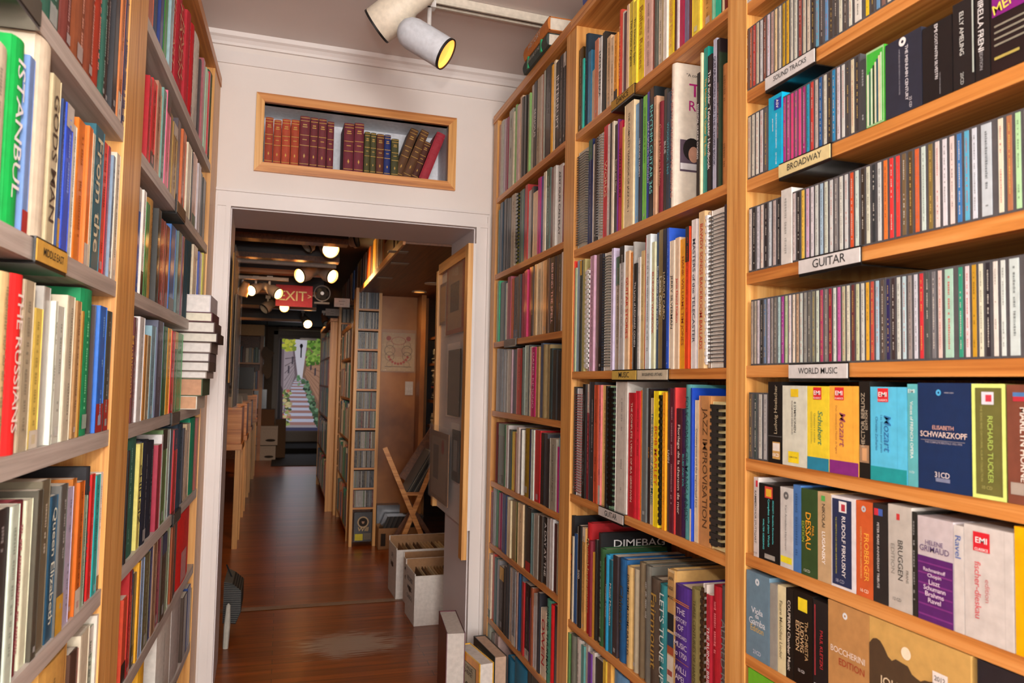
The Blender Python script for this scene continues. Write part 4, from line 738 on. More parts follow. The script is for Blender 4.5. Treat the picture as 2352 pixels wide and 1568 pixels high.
# ------------------------------------------------------------------ shelf label holders
def holder(pl, z, x0, x1, text, card, tcol, label, th=.022, dep=.09, lean=0):
    a0 = pl.at(x0, proj(pl.pt(pl.at(x0, 500)[0], z))[1])[0]; a1 = pl.at(x1, proj(pl.pt(pl.at(x1, 500)[0], z))[1])[0]
    r = empty('shelf_label', pl.pt(a0, z), pl.rz); tag(r, label, 'shelf label', 'label holders clipped on shelf edges')
    w = a1-a0; b = MB()
    b.box(0, w, -.0035, -.0008, -th-.006, .001, '141414', M_CASE).box(0, w, -.0035, dep, -th-.0075, -th-.0055, '141414', M_CASE).box(0, w, -.0035, .02, .0005, .0018, '1c1c1c', M_CASE)
    b.build('holder', r)
    c = MB(); c.box(.0006, w-.0006, -.0048, -.0036, -th-.002, -.001, card, M_PAPER)
    if text: c.text(text, w*.52, -th*.53, -.0055, w*.66, th*.66, tcol, 0, stretch=1.12)
    c.build('label_card', r); return r
S = zs
holder(PR, S(.580)[0], 1762, 1876, 'SOUND TRACKS', 'd4d4d4', '222', 'white shelf label reading SOUND TRACKS', dep=.13)
holder(PR, S(.404)[0], 1793, 1912, 'BROADWAY', 'e0d098', '222', 'cream shelf label reading BROADWAY', dep=.13)
holder(PR, S(.222)[0], 1839, 1981, 'GUITAR', 'd4d4d4', '222', 'white shelf label reading GUITAR under CD cases', dep=.13)
holder(PR, S(.043)[0], 1816, 1952, 'WORLD MUSIC', 'd0d0d0', '222', 'white shelf label reading WORLD MUSIC', dep=.05)
holder(PR, S(.783)[0], 1407, 1460, 'DANCE', 'b8903c', '2a2010', 'golden brown shelf label reading DANCE', dep=.1)
holder(PR, S(.040)[0], 1409, 1465, 'MUSIC', 'c8a84c', '222', 'golden shelf label reading MUSIC', dep=.03)
holder(PR, S(.040)[0], 1467, 1537, 'BIOGRAPHIES UPSTAIRS', 'c8c0a8', '222', 'cream shelf label reading BIOGRAPHIES UPSTAIRS', dep=.03)
holder(PR, S(-.331)[0], 1378, 1435, 'GUITAR', 'c4c0bc', '222', 'grey shelf label reading GUITAR above the black DIMEBAG book', dep=.03)
holder(PR, S(.172)[0], 1160, 1187, '', '8c847c', '222', 'small grey shelf label on the narrow bookcase', dep=.03)
holder(PL, S(.180)[0], 77, 148, 'MIDDLE EAST', 'd0a040', '3c2c10', 'golden shelf label reading MIDDLE EAST', th=.028, dep=.12)
holder(PL, S(.482)[0], -10, 86, '', '4c463c', '222', 'black label holder at the top left of the photo', th=.03, dep=.12)
holder(PL, S(.482)[0]+.0, 404, 423, '', '7c6040', '222', 'small brown label holder high beside the doorway', th=.03, dep=.12)
holder(PL, S(-.103)[0], 392, 410, '', '5c544c', '222', 'small dark label holder under the green books beside the doorway', th=.028, dep=.03)
holder(PL, S(-.400)[0], 394, 411, '', '4c443c', '222', 'small dark label holder above the bright red book', th=.028, dep=.03)

# ------------------------------------------------------------------ leaning volumes in the niche
def leaning(x0b, x1b, x0t, x1t, yb, yt, col, label, band='b89048', n=0):
    a0, z0 = PN.at(x0b, yb); a1, _ = PN.at(x1b, yb+3); t0, zt = PN.at(x0t, yt); z0 = zn
    ang = math.atan2(t0-a0, zt-z0); w = (a1-a0)*math.cos(ang); h = (zt-z0)/math.cos(ang)
    c, p, s = MB(), MB(), MB(); d = dict(w=w, h=h, kd='n', col=col, tx='', band=band, i=0, D=.14)
    make_item(d, c, p, s); o = c.build('hardcover_book', None, PN.pt(a0+.0005, z0+w*math.sin(ang)*0+.001, .02)); p.build('page_block', o)
    # turn about the lower right edge so the book rests on it
    o.rotation_euler = (0, ang, PN.rz); o.location = PN.pt(a1-w*math.cos(ang), z0+.001+w*math.sin(ang), .02)
    tag(o, label, 'book', 'old bound volumes in the wall niche')
leaning(903, 923, 945, 967, 403, 295, '5c3c20', 'leftmost of the two large brown volumes leaning in the wall niche')
leaning(923, 943, 969, 990, 405, 299, '5c3a1e', 'second large brown volume leaning in the wall niche')
leaning(944, 960, 977, 995, 408, 325, '4c2418', 'small dark brown volume leaning between brown and red ones in the niche')
leaning(962, 984, 1005, 1026, 411, 305, 'a02838', 'red volume leaning hardest at the right end of the niche', 'a02838')

# ------------------------------------------------------------------ books lying on top of the right case
def lying(pl, px, a_len, z, th, dep, col, label, group, off=.0, tw=0, pg='e0d8c8', end=True, name='hardcover_book', band=None, text=None):
    a = pl.at(*px)[0]; b = MB(); w = a_len; c = hx(col)
    b.box(0, w, 0, dep, 0, .003, c, M_CLOTH).box(0, w, 0, dep, th-.003, th, c, M_CLOTH)
    n = 6; pf = [(-.006*math.sin(math.pi*i/n), th*i/n) for i in range(n+1)]
    b.add([(x, y, q) for x in (0, w) for y, q in pf]+[(x, .004, q) for x in (0, w) for q in (0, th)],
          [(i, i+1, n+2+i, n+1+i) for i in range(n)]+[tuple(range(n+1))+(2*n+3, 2*n+2), tuple(range(n+1, 2*n+2))+(2*n+5, 2*n+4)], c, M_CLOTH)
    if band:
        for f in (.2, .75): b.box(w*f, w*f+.012, -.0068, dep*.3, th*.02, th*.985, band, M_COVER)
    if text: b.text(text, w*.48, th*.5, -.0075, w*.5, th*.4, 'c8c8c0')
    o = b.build(name, None, pl.pt(a, z, off), pl.rz+tw); p = MB(); p.box(.003, w-.003, .004, dep-.003, .003, th-.003, pg, M_PAPER); p.build('page_block', o)
    return tag(o, label, 'book', group)
zt = HC+1.1655; g_ = 'books lying on top of the right bookcases'
lying(PR, (1213, 150), .27, zt, .045, .2, '3c4844', 'dark green book with bright green bands lying on the right bookcase top', g_, -.015, band='20a068', text='REPERTOIRE OF THE')
lying(PR, (1216, 130), .275, zt+.0455, .048, .2, 'c87830', 'orange spined book stacked on the dark green one on the case top', g_, -.018, text='HISTORY')
lying(PR, (1335, 30), .25, zt, .06, .2, '4c5c9c', 'blue book lying on the case top at the photo top edge', g_, .01)

# horizontal stack on the fourth shelf left of the doorway
zz = L_SH[3]+.001; P4 = PL
stk = [(.042, 'd8d0c0', 'cfa07c', .20), (.055, '4c5c40', 'c89878', .22), (.022, 'a89c94', 'e0dcd8', .235), (.030, '5c4c44', 'dcd8d4', .245), (.028, '6c5c5c', 'dcd8d4', .245), (.033, '7c6c64', 'dcd8d4', .25), (.030, '3c2420', 'd8d4c8', .275), (.034, '5c4440', 'd8d4cc', .262), (.030, '5c3038', 'e0dcc8', .25), (.055, 'd0ccd0', 'e4e0dc', .24)]
a_ = PL.at(428, 900)[0]
for k, (t, c, pgc, ln) in enumerate(stk):
    b = MB(); D = .16; q_ = (ln-.2)*.7+.032
    b.box(0, .2, -q_, D, 0, .0025, c, M_CLOTH).box(0, .2, -q_, D, t-.0025, t, c, M_CLOTH).box(0, .2, -q_-.0005, -q_+.003, 0, t, c, M_CLOTH)
    o = b.build('hardcover_book', None, PL.pt(a_, zz, 0), PL.rz); p = MB(); p.box(.002, .197, -q_+.003, D-.003, .0027, t-.0027, pgc, M_PAPER); p.build('page_block', o)
    tag(o, '%s covered book lying %s in the stack beside the doorway casing' % (cname(c), ('at the bottom' if k == 0 else 'at the top' if k == 9 else ordn(k+1)+' from the bottom')), 'book', 'stack of books lying beside the doorway'); zz += t+.0005
# plastic wrapped old book lying at the foot of that case
b = MB(); b.box(0, .26, -.0, .2, 0, .004, '6c6c5c', M_CLOTH).box(0, .26, 0, .2, .056, .06, '8c8478', M_CLOTH).box(0, .26, 0, .004, 0, .06, '7c7c6c', M_CLOTH)
pp = PL.at(345, 1520); o = b.build('hardcover_book', None, PL.pt(pp[0], L_SH[6]+.001, -.03), PL.rz)
p = MB(); p.box(.003, .257, .004, .197, .004, .056, 'c8a880', M_PAPER); p.build('page_block', o)
p = MB(); p.box(.05, .2, -.0035, -.0005, .012, .05, '6c9490', M_PAPER); p.build('title_plate', o)
tag(o, 'thick worn book with a pale teal title plate lying at the bottom left', 'book')

# ------------------------------------------------------------------ books leaning on the floor by the right jamb
def stand_book(p0, rz, w, h, t, col, pg, label, cover=None, tilt=0):
    """w: cover width, h height, t thickness; local x = cover width, front cover faces -y"""
    r = MB(); c = hx(col)
    r.box(0, w, 0, .003, 0, h, c, M_COVER).box(0, w, t-.003, t, 0, h, c, M_COVER).box(0, .003, 0, t, 0, h, c, M_COVER)
    if cover: cover(r, w, h)
    o = r.build('hardcover_book', None, p0, rz); o.rotation_euler = (tilt, 0, rz)
    p = MB(); p.box(.003, w-.004, .003, t-.003, .004, h-.004, pg, M_PAPER); p.build('page_block', o)
    return tag(o, label, 'book', 'books leaning on the floor by the right jamb')
def cov_y(b, w, h):
    b.rect(w*.04, w*.96, h*.02, h*.98, -.0005, 'e09020', M_COVER); b.rect(w*.16, w*.86, h*.1, h*.86, -.001, '5c5444', M_PAPER); b.rect(w*.18, w*.84, h*.11, h*.85, -.0013, 'a89c80', M_PAPER)
    b.text('YE YAILLE,', w*.5, h*.78, -.002, w*.56, h*.07, '2a2018'); b.text('CHERE!', w*.52, h*.7, -.002, w*.46, h*.07, '2a2018'); b.ring((w*.5, -.002, h*.45), (1, 0, 0), (0, 0, 1), .014, .019, 14, '3c3020', M_PAPER)
def cov_g(b, w, h):
    b.rect(w*.03, w*.97, h*.03, h*.97, -.0005, '4c4c44', M_COVER); b.text('STEELTOWN', w*.5, h*.86, -.002, w*.8, h*.07, 'a8a080')
def fb(pt, pr_, Y0, Y1, t, col, pg, label, cover=None):
    """front cover runs from pixel pt (top, far end) at depth Y0 to pixel pr_ (top, near end) at depth Y1"""
    A = onY(pt[0], pt[1], Y0); B = onY(pr_[0], pr_[1], Y1); v = Vector((B.x-A.x, B.y-A.y, 0)); rz = math.atan2(v.y, v.x)
    h = (A.z+B.z)/2-.006
    return stand_book((A.x, A.y, .005), rz, v.length, h, t, col, pg, label, cover)
fb((1008, 1401), (1026, 1454), 3.10, 2.82, .07, '5c2430', 'c8c0b8', 'tall book with maroon spine standing in front of the right jamb')
fb((1050, 1477), (1102, 1526), 2.90, 2.68, .055, 'e8b030', 'd8d0c8', 'yellow book lettered YE YAILLE CHERE standing at the bottom of the photo', cov_y)
fb((1088, 1457), (1136, 1510), 3.04, 2.79, .05, '3c3c38', 'c8a890', 'grey and black book standing behind the yellow one on the floor', cov_g)
# ------------------------------------------------------------------ ceiling track and its two spot heads
def aim(o): return o
def spot_head(p_open, p_tail, prof, shade, mount, label, lit=None, cat='spotlight', group=None, rim='141414', power=0, target=None, name='track_spotlight', inner='c86c10'):
    p0, p1 = Vector(p_open), Vector(p_tail); d = (p1-p0).normalized(); L = (p1-p0).length
    r = empty(name, mount); tag(r, label, cat, group); M = Vector(mount); R0 = prof[0][1]
    def bd(b, nm): 
        b.v = [tuple(Vector(v)-M) for v in b.v]; return b.build(nm, r, smooth=True)
    b = MB(); b.lathe([(t*L, q) for t, q in prof]+[(L, .0001)], p0, d, 28, shade, M_PAINT)
    b.lathe([(.0, R0), (.0, R0-.003), (.3*L, R0-.004), (.5*L, .012)], p0, d, 28, inner if lit else 'b0a898', M_LAMPDIM if lit else M_PAINT); bd(b, 'lamp_shade')
    b = MB(); b.lathe([(-.004, R0-.002), (-.004, R0+.002), (.004, R0+.0022), (.004, R0-.002), (-.004, R0-.002)], p0, d, 28, rim, M_PAINT); bd(b, 'rim')
    b = MB()
    if lit: b.add([p0+d*(.014)+(d.orthogonal().normalized()*math.cos(t)+d.cross(d.orthogonal().normalized())*math.sin(t))*(R0-.005) for t in [i*math.pi/12 for i in range(24)]], [tuple(range(24))], 'fff', lit); bd(b, 'bulb')
    mid = p0+d*L*.62; b = MB(); b.tube((M.x, M.y, M.z), (M.x, M.y, mid.z+prof[-1][1]*.8), .008, .008, 10, 'd8d4d0', M_PAINT).tube((M.x, M.y, mid.z+prof[-1][1]*.8), mid, .006, .006, 8, 'c8c4c0', M_PAINT); bd(b, 'stem')
    b = MB(); b.box(M.x-.02, M.x+.02, M.y-.017, M.y+.017, M.z-.012, M.z+.012, 'dcd8d4', M_PAINT); bd(b, 'adapter')
    if power:
        l = bpy.data.lights.new(name+'_beam', 'SPOT'); l.energy = power; l.color = (1, .58, .24); l.spot_size = 2.2; l.spot_blend = .8; l.shadow_soft_size = .04
        o = bpy.data.objects.new(name+'_beam', l); C.objects.link(o); o.location = p0-d*.02; t = Vector(target) if target else p0-d
        o.rotation_euler = (t-p0).to_track_quat('-Z', 'Y').to_euler()
    return r
Tz = HC+1.345
ta, tb = onZ(940, -4, Tz), onZ(1300, 66, Tz)
b = MB(); v = (tb-ta).normalized(); nn = Vector((-v.y, v.x, 0))
T = Matrix.Translation(ta) @ Matrix.Rotation(math.atan2(v.y, v.x), 4, 'Z'); L = (tb-ta).length
b.box(0, L, -.02, .02, .002, .024, 'd8d0c0', M_PAINT, T).box(0, L, -.02, -.012, -.008, .002, 'cfc8b8', M_PAINT, T).box(0, L, .012, .02, -.008, .002, 'cfc8b8', M_PAINT, T).box(0, L, -.004, .002, -.004, .002, '3c3430', M_METAL, T)
tag(b.build('ceiling_track'), 'cream lighting track running across the front ceiling', 'lighting track')
bell = [(0, .062), (.02, .064), (.42, .064), (.52, .056), (.60, .046), (.9, .044), (.97, .038)]
can = [(0, .052), (.02, .053), (.72, .053), (.84, .047), (.93, .034), (.98, .018)]
gA = 'spot heads on the front track'
spot_head(onY(866, 60, 2.60), onY(988, -30, 2.50), bell, 'e6dcc8', onZ(978, 2, Tz-.012), 'cream bell shaped spotlight pointing down left from the front track', None, group=gA)
spot_head(onY(1024, 124, 2.42), onY(918, 60, 2.48), can, 'ccd2da', onZ(987, 12, Tz-.012), 'white can shaped spotlight pointing down right with orange glow inside', M_LAMPDIM, group=gA)

# ------------------------------------------------------------------ the back room shell
Z0 = HC
struct(wbox('wall_back', -1.6, 1.75, 14.3, 14.4, 0, HC+1.15, M_BACKW))
struct(wbox('wall_left', -1.35, -1.29, 3.6, 14.3, 0, HC+1.15, M_BACKW)); struct(wbox('wall_right', 1.55, 1.61, 3.6, 14.3, 0, HC+1.15, M_BACKW))
struct(wbox('ceiling', -1.4, 1.7, 3.58, 14.3, HC+.93, HC+1.1, M_DARK))
for y, zb, lab in ((4.25, .745, ''), (4.95, .75, ''), (5.65, .75, ''), (6.9, .74, ''), (8.4, .74, ''), (10.2, .74, '')):
    struct(wbox('ceiling_beam', -1.29, XS-.22, y, y+.1, HC+zb+.03, HC+.93, wood('dark_beam', 'x', '1c0e06', '2a170c', '3a2212') if y < 4.3 else bpy.data.materials['dark_beam']))
    struct(wbox('beam_board', -1.29, XS-.22, y-.004, y+.104, HC+zb, HC+zb+.03, W_BRN if y < 5 else W_X))
b = MB(); b.tube((-1.2, 4.93, HC+.72), (XS-.24, 4.93, HC+.72), .014, .014, 8, 'a8988c', M_PAINT); tag(b.build('conduit_pipe'), 'pale conduit pipe under the second ceiling beam', 'pipe')
b = MB(); q0, q1 = onY(549, 637, 5.62), onY(663, 641, 5.62); b.box(q0.x, q1.x, 5.59, 5.63, q0.z-.01, q0.z+.012, 'b8a898', M_PAINT); tag(b.build('ceiling_track'), 'short pale lighting track holding three spots in the back room', 'lighting track')
gB = 'lit spotlights hanging in the back room'; sm = lambda k: [(t, q*k) for t, q in bell]
def bs(px, py, tx_, ty_, mx_, my_, Y, k, lit, label, power=0, tgt=None, shade='b8a490', dY=.1):
    spot_head(onY(px, py, Y), onY(tx_, ty_, Y+dY), sm(k), shade, onY(mx_, my_, Y+dY*.6), label, lit, group=gB, power=power, target=tgt)
bs(760, 573, 742, 552, 752, 542, 4.55, .82, M_LAMP, 'largest lit spotlight just under the doorway head', 14, (.3, 5.5, 0), dY=.16)
bs(703, 566, 722, 552, 726, 543, 4.7, .7, None, 'unlit white spotlight left of the largest lit one', dY=.02)
bs(819, 552, 802, 556, 798, 545, 4.7, .7, None, 'unlit white spotlight right of the largest lit one', dY=.02)
bs(688, 633, 727, 621, 711, 604, 5.3, .78, M_LAMP, 'lit spotlight pointing left, of the pair above the EXIT sign', 14, (-.3, 6.5, .2))
bs(764, 635, 732, 621, 750, 604, 5.3, .78, M_LAMP, 'lit spotlight pointing right, of the pair above the EXIT sign', 34, (.75, 5.2, 1.9))
bs(555, 678, 566, 647, 558, 638, 5.7, .6, None, 'unlit spotlight farthest left on the short back track', dY=-.03, shade='c89868')
bs(577, 667, 600, 656, 588, 638, 5.7, .6, M_LAMP, 'lit middle spotlight on the short back track', 90, (-.45, 12, 1.35))
bs(640, 675, 604, 655, 620, 638, 5.7, .66, M_LAMP, 'lit spotlight beside the left end of the EXIT sign', 6, (0, 7.5, 0))
bs(606, 710, 628, 694, 616, 682, 6.9, .75, None, 'unlit spotlight under the short back track', dY=.05)
bs(653, 706, 651, 694, 652, 688, 6.9, .66, M_LAMP, 'small lit spotlight hanging at the lower left corner of the EXIT sign', 6, (.2, 9, .2), dY=.25)
bs(707, 744, 695, 724, 696, 716, 9.5, .8, M_LAMP, 'small lit spotlight far back above the door picture', 150, (-.3, 12.6, 1.0), dY=.3)
bs(750, 743, 742, 722, 744, 716, 8.0, .6, None, 'small unlit spotlight far back right of the door picture', shade='8c5c40')

# ------------------------------------------------------------------ signs and fan
def pbox(name, x0, y0, x1, y1, Y, dep, col, mat=M_PAINT, parent=None, deco=None):
    A = onY(x0, y0, Y); B = onY(x1, y1, Y); A2 = onY((x0+x1)/2, y0, Y).z; B2 = onY((x0+x1)/2, y1, Y).z
    w, h = B.x-A.x, A2-B2; b = MB(); b.box(0, w, 0, dep, 0, h, col, mat)
    if deco: deco(b, w, h)
    return b.build(name, parent, (A.x, Y, B2))
ex = pbox('exit_sign', 634, 655, 717, 704, 6.3, .02, 'd01c2c', M_PAINT, None, lambda b, w, h: (b.text('EXIT', w*.47, h*.5, -.001, w*.74, h*.84, 'fff0b4', stretch=1), b.text('>', w*.92, h*.5, -.001, w*.1, h*.36, 'fff0b4')))
tag(ex, 'red EXIT sign with pale letters and right arrow', 'sign')
r = empty('fan', onY(739, 698, 6.35)); tag(r, 'round grey fan mounted right of the EXIT sign', 'fan'); k = .062
b = MB(); b.ring((0, -.03, .085), (1, 0, 0), (0, 0, 1), k-.004, k+.004, 28, '8c8078').lathe([(-.035, k+.004), (0, k+.004), (0, k-.002), (-.035, k-.002)], (0, 0, .085), (0, 1, 0), 28, '7c746c', M_METAL); b.build('cage_ring', r)
b = MB()
for i in range(5): a = i*1.257; b.disc((.028*math.cos(a), -.015, .085+.028*math.sin(a)), (math.cos(a), .3, math.sin(a)), (-math.sin(a), .3, math.cos(a)), .026, 12, '4c4844', M_PAINT)
b.build('blades', r); b = MB(); b.lathe([(-.03, .0001), (-.03, .014), (-.005, .016)], (0, 0, .085), (0, 1, 0), 14, 'c0b8b0', M_METAL); b.build('hub', r)
b = MB(); b.box(-.06, .06, -.02, .04, 0, .014, '9c9088', M_PAINT).box(-.006, .006, -.006, .006, .01, .03, '9c9088', M_PAINT); b.build('base', r)
def two_lines(s1, s2): return lambda b, w, h: (b.text(s1, w*.5, h*.66, -.001, w*.4, h*.16, '4c4440'), b.text(s2, w*.5, h*.3, -.001, w*.34, h*.14, '4c4440'))
tag(pbox('hanging_sign', 768, 685, 803, 705, 5.7, .006, 'b8aca4', M_PAPER, None, two_lines('MODERN', 'JAZZ')), 'white card sign hanging beside the CD tower top', 'sign')
tag(pbox('hanging_sign', 748, 709, 779, 725, 7.0, .006, 'a89c94', M_PAPER, None, two_lines('JAZZ', 'CD')), 'smaller pale card sign behind and below the first', 'sign')

# ------------------------------------------------------------------ overhead shelf, CD towers, panelling
r = empty('overhead_shelf', (XS, 4.7, HC+.66)); tag(r, 'brown boarded overhead shelf forming the low ceiling on the right', 'shelf')
wb = lambda nm, par, x0, x1, y0, y1, z0, z1, m: MB().box(x0-par.location.x, x1-par.location.x, y0-par.location.y, y1-par.location.y, z0-par.location.z, z1-par.location.z, 'fff', m).build(nm, par)
wb('shelf_board', r, XS, 1.55, 3.62, YT+.3, HC+.66, HC+.682, W_BRN); wb('edge_strip', r, XS-.012, XS, 3.62, YT+.3, HC+.655, HC+.69, W_Y)
for px, py in ((900, 577), (905, 604), (872, 637)): q = onZ(px, py, HC+.659)-r.location; MB().box(q.x-.02, q.x+.08, q.y-.03, q.y+.03, -.004, -.001, '4c4038', M_METAL).build('bracket', r)
for px, py, on in ((994, 650, 0), (963, 669, 1)):
    q = onZ(px, py, HC+.66); r2 = empty('recessed_light', (q.x, q.y, HC+.6585)); tag(r2, 'recessed ceiling light, %s of the two under the overhead shelf' % ('amber lit' if on else 'paler'), 'light', 'recessed lights in the overhead shelf')
    b = MB(); b.lathe([(0, .055), (-.006, .055), (-.006, .04), (-.001, .04)], (0, 0, 0), (0, 0, 1), 24, 'd8c8b0', M_PAINT); b.build('trim_ring', r2)
    b = MB(); b.disc((0, 0, -.002), (1, 0, 0), (0, -1, 0), .04, 20, 'e8c890', M_LAMPDIM if on else M_PAINT); b.build('lens', r2)
l = bpy.data.lights.new('recessed_beam', 'SPOT'); l.energy = 9; l.color = (1, .66, .34); l.spot_size = 2.4; l.spot_blend = .9; l.shadow_soft_size = .05
o = bpy.data.objects.new('recessed_beam', l); C.objects.link(o); o.location = onZ(963, 669, HC+.65)
def tower(x0, x1, Y, zl, label, dep=.17, side=.022):
    r = empty('cd_tower', ((x0+x1)/2, Y, 0)); tag(r, label, 'CD rack', 'CD towers in the back room'); w = (x1-x0)/2; top = max(zl)+.155
    for s in (-1, 1): MB().box(min(s*w, s*(w-side)), max(s*w, s*(w-side)), 0, dep, 0, top, 'fff', W_Z).build('side_panel', r)
    MB().box(-w+side, w-side, dep-.008, dep, 0, top, 'fff', W_BRN).build('back_panel', r)
    for z in zl: MB().box(-w+side, w-side, .002, dep-.009, z-.014, z-.0005, 'fff', W_X).build('shelf', r)
    return r
tower(TX0, TX1, YT, TZ, 'tall pine CD tower facing the doorway, eleven compartments of CD cases')
tower(UX0, UX1, YU, UZ, 'farther narrow pine CD tower behind the aisle shelf')
r = bookcase(PA, -7.04, -5.97, (.02, .02), 1.66, AZ, .018, 'low aisle bookcase between the two CD towers', W_Z, W_Y, depth=.2)
r = bookcase(PB, -9.25, -7.32, (.02, .02), 1.80, [.12, .5, .86, 1.16, 1.44], .018, 'far aisle bookcase beyond the second CD tower', W_Z, W_Y, depth=.2)
def willie(b, w, h):
    b.ring((w*.5, -.001, h*.66), (1, 0, 0), (0, 0, 1), w*.25, w*.32, 24, 'b89c78', M_PAPER); b.disc((w*.5, -.0012, h*.66), (1, 0, 0), (0, 0, 1), w*.24, 20, '2c241c', M_PAPER)
    b.disc((w*.5, -.002, h*.67), (.7, 0, 0), (0, 0, 1), w*.11, 16, 'b08c70', M_PAPER); b.disc((w*.5, -.0025, h*.715), (.8, 0, 0), (0, 0, .5), w*.1, 14, '1c1410', M_PAPER)
    b.text('Will', w*.5, h*.42, -.002, w*.6, h*.14, 'c8a878', 0, shear=.15); b.rect(w*.06, w*.5, h*.04, h*.26, -.002, 'c8b838', M_PAPER); b.rect(w*.55, w*.95, h*.06, h*.28, -.0015, '6c6458', M_PAPER)
tag(pbox('music_box_set', 814, 1176, 853, 1243, YT+.003, .02, '241c1c', M_COVER, None, willie), 'black boxed set with a round portrait at the foot of the CD tower', 'box set')
struct(wbox('partition', TX1+.0, 1.09, YT+.19, YT+.22, 0, HC+.66, W_PLY))
q = onY(967, 700, YT+.1); struct(wbox('pillar', q.x-.015, q.x+.02, YT-.02, YT+.18, 0, HC+.66, W_PLY))
# printed poster in a clear sleeve, pinned to the plywood
A = onY(879, 748, YT+.17); B_ = onY(952, 853, YT+.17); w, h = B_.x-A.x, A.z-B_.z-.03
r = empty('poster', (A.x, YT+.186, B_.z)); tag(r, 'cream poster with red roses and scrollwork pinned in a clear sleeve', 'poster')
b = MB(); b.box(0, w, -.003, 0, 0, h*.94, 'c8ac88', M_PAPER); y = -.004
for sx_ in (-1, 1):
    cx = w*.5+sx_*w*.26
    for (cz, rr_, c) in ((h*.5, w*.16, '5c5040'), (h*.36, w*.14, '5c5040'), (h*.16, w*.09, '6c5840'), (h*.64, w*.11, '7c6048')): b.ring((cx, y, cz), (1, 0, 0), (0, 0, 1), rr_*.9, rr_, 24, c, M_PAPER)
    b.disc((w*.5+sx_*w*.3, y-.0002, h*.8), (1, 0, 0), (0, 0, 1), w*.075, 9, 'a83c30', M_PAPER)
for i in range(9): t = math.pi*(1.12+.76*i/8); b.disc((w*.5+w*.3*math.cos(t), y-.0004, h*.44+h*.26*math.sin(t)), (1, 0, 0), (0, 0, 1), w*.042, 8, 'b02c24', M_PAPER)
for i in range(11): b.rect(w*.3, w*.7, h*(.56-.02*i), h*(.566-.02*i), y, 'a86454', M_PAPER)
b.ring((w*.5, y, h*.74), (1, 0, 0), (0, 0, .55), w*.2, w*.225, 24, 'a85044', M_PAPER); b.rect(w*.1, w*.9, h*.1, h*.115, y, '5c5040', M_PAPER)
b.build('print', r); b = MB(); b.box(-.008, w+.008, -.007, -.0055, -.01, h*1.02, 'fff', M_SLEEVE); b.build('sleeve', r)
sp = pbox('switch_plate', 931, 876, 948, 907, YT+.183, .006, 'cfc8c4', M_PAINT, None, lambda b, w, h: [b.box(w*(.2+.3*i), w*(.28+.3*i), -.004, 0, h*.4, h*.55, 'e0dcd8', M_PAINT) for i in range(3)])
tag(sp, 'white triple light switch plate on the plywood wall', 'switch plate')
# shelves on the far right wall of the side nook
r = empty('wall_shelves', (1.15, 5.3, 0)); tag(r, 'wall shelves on steel uprights stacked with records and papers', 'shelf unit'); XN = 1.08
SHN = [onX(1000, y, XN).z for y in (772, 833, 920, 980)]
for k, z in enumerate(SHN): wb('shelf', r, XN, 1.5, 4.7, YT+.1, z-.02, z, W_BRN)
b = MB()
for yy in (4.85, 5.55): b.box(XN+.36-1.15, XN+.38-1.15, yy-5.3, yy-5.3+.02, .4, HC+.64, 'b0a898', M_METAL)
b.build('upright', r); b = MB(); b.box(1.5-1.15, 1.51-1.15, -.7, .6, .3, HC+.65, 'c8bca8', M_PAINT); b.build('backing', r)
rn = random.Random(11)
for k, (y0_, n_, c_) in enumerate(((4.8, 6, '1c1c20'), )):
    yy = 4.75
    for i in range(7):
        w_ = .06+.03*rn.random(); b = MB(); b.box(0, .26, 0, w_, 0, .3, '18181c' if i not in (4, 5) else ('b08040' if i == 4 else '6c4420'), M_COVER); b.rect(0, 0, 0, 0, 0, 'fff', M_PAPER)
        b.add([(-.001, w_*.3, .18), (-.001, w_*.7, .18), (-.001, w_*.7, .26), (-.001, w_*.3, .26)], [(0, 1, 2, 3)], 'b8b4a8', M_PAPER)
        tag(b.build('ring_binder', None, (XN+.02, yy, SHN[0]+.001)), ('black' if i not in (4, 5) else ('amber' if i == 4 else 'brown'))+' ring binder, %s from the near end of the top nook shelf' % ordn(i+1), 'binder', 'binders on the top nook shelf'); yy += w_+.004
for k in (1, 2, 3):
    for yy in (4.78, 5.15, 5.45):
        z = SHN[k]+.001; b = MB(); T = 0
        while T < ((.14, .26, .1)[k-1])*(.7+.5*rn.random()): t = .006+.012*rn.random(); o_ = .02*rn.random(); b.box(o_, .27+o_, rn.random()*.02, .25+rn.random()*.02, T, T+t-.001, rn.choice('8c8880 3c2c28 6c2020 a8a098 5c4c3c b8b0a4 2c2824'.split()), M_PAPER); T += t
        o = b.build('paper_stack', None, (XN+.0, yy, z)); tag(o, 'stack of flat papers and sleeves on the %s nook shelf, %s' % (ordn(k+1), {4.78: 'near end', 5.15: 'middle', 5.45: 'far end'}[yy]), 'papers', 'stacks on the nook shelves')
# folding record rack with a leaning row of LPs
YR = 4.95
r = empty('folding_rack', (onY(945, 1100, YR).x, YR, 0)); tag(r, 'folding X-shaped wooden record rack', 'record rack')
def bar(nm, a, c, Y, wd=.03, th=.02, zlow=None):
    p, q = onY(a[0], a[1], Y), onY(c[0], c[1], Y); d = (q-p).normalized(); n_ = Vector((d.z, 0, -d.x))*wd/2; b = MB()
    vs = [p-n_, p+n_, q+n_, q-n_]; vs = [v-r.location for v in vs]; vs += [v+Vector((0, th, 0)) for v in vs]
    b.add(vs, [(0, 1, 2, 3), (7, 6, 5, 4), (0, 4, 5, 1), (1, 5, 6, 2), (2, 6, 7, 3), (3, 7, 4, 0)], 'fff', W_BRN if Y > 5.1 else W_X); b.build(nm, r)
bar('leg', (884, 1028), (975, 1246), YR); bar('leg', (1002, 1048), (922, 1244), YR+.024); 
bar('leg', (962, 1150), (904, 1238), YR+.28); bar('leg', (930, 1140), (998, 1246), YR+.30)
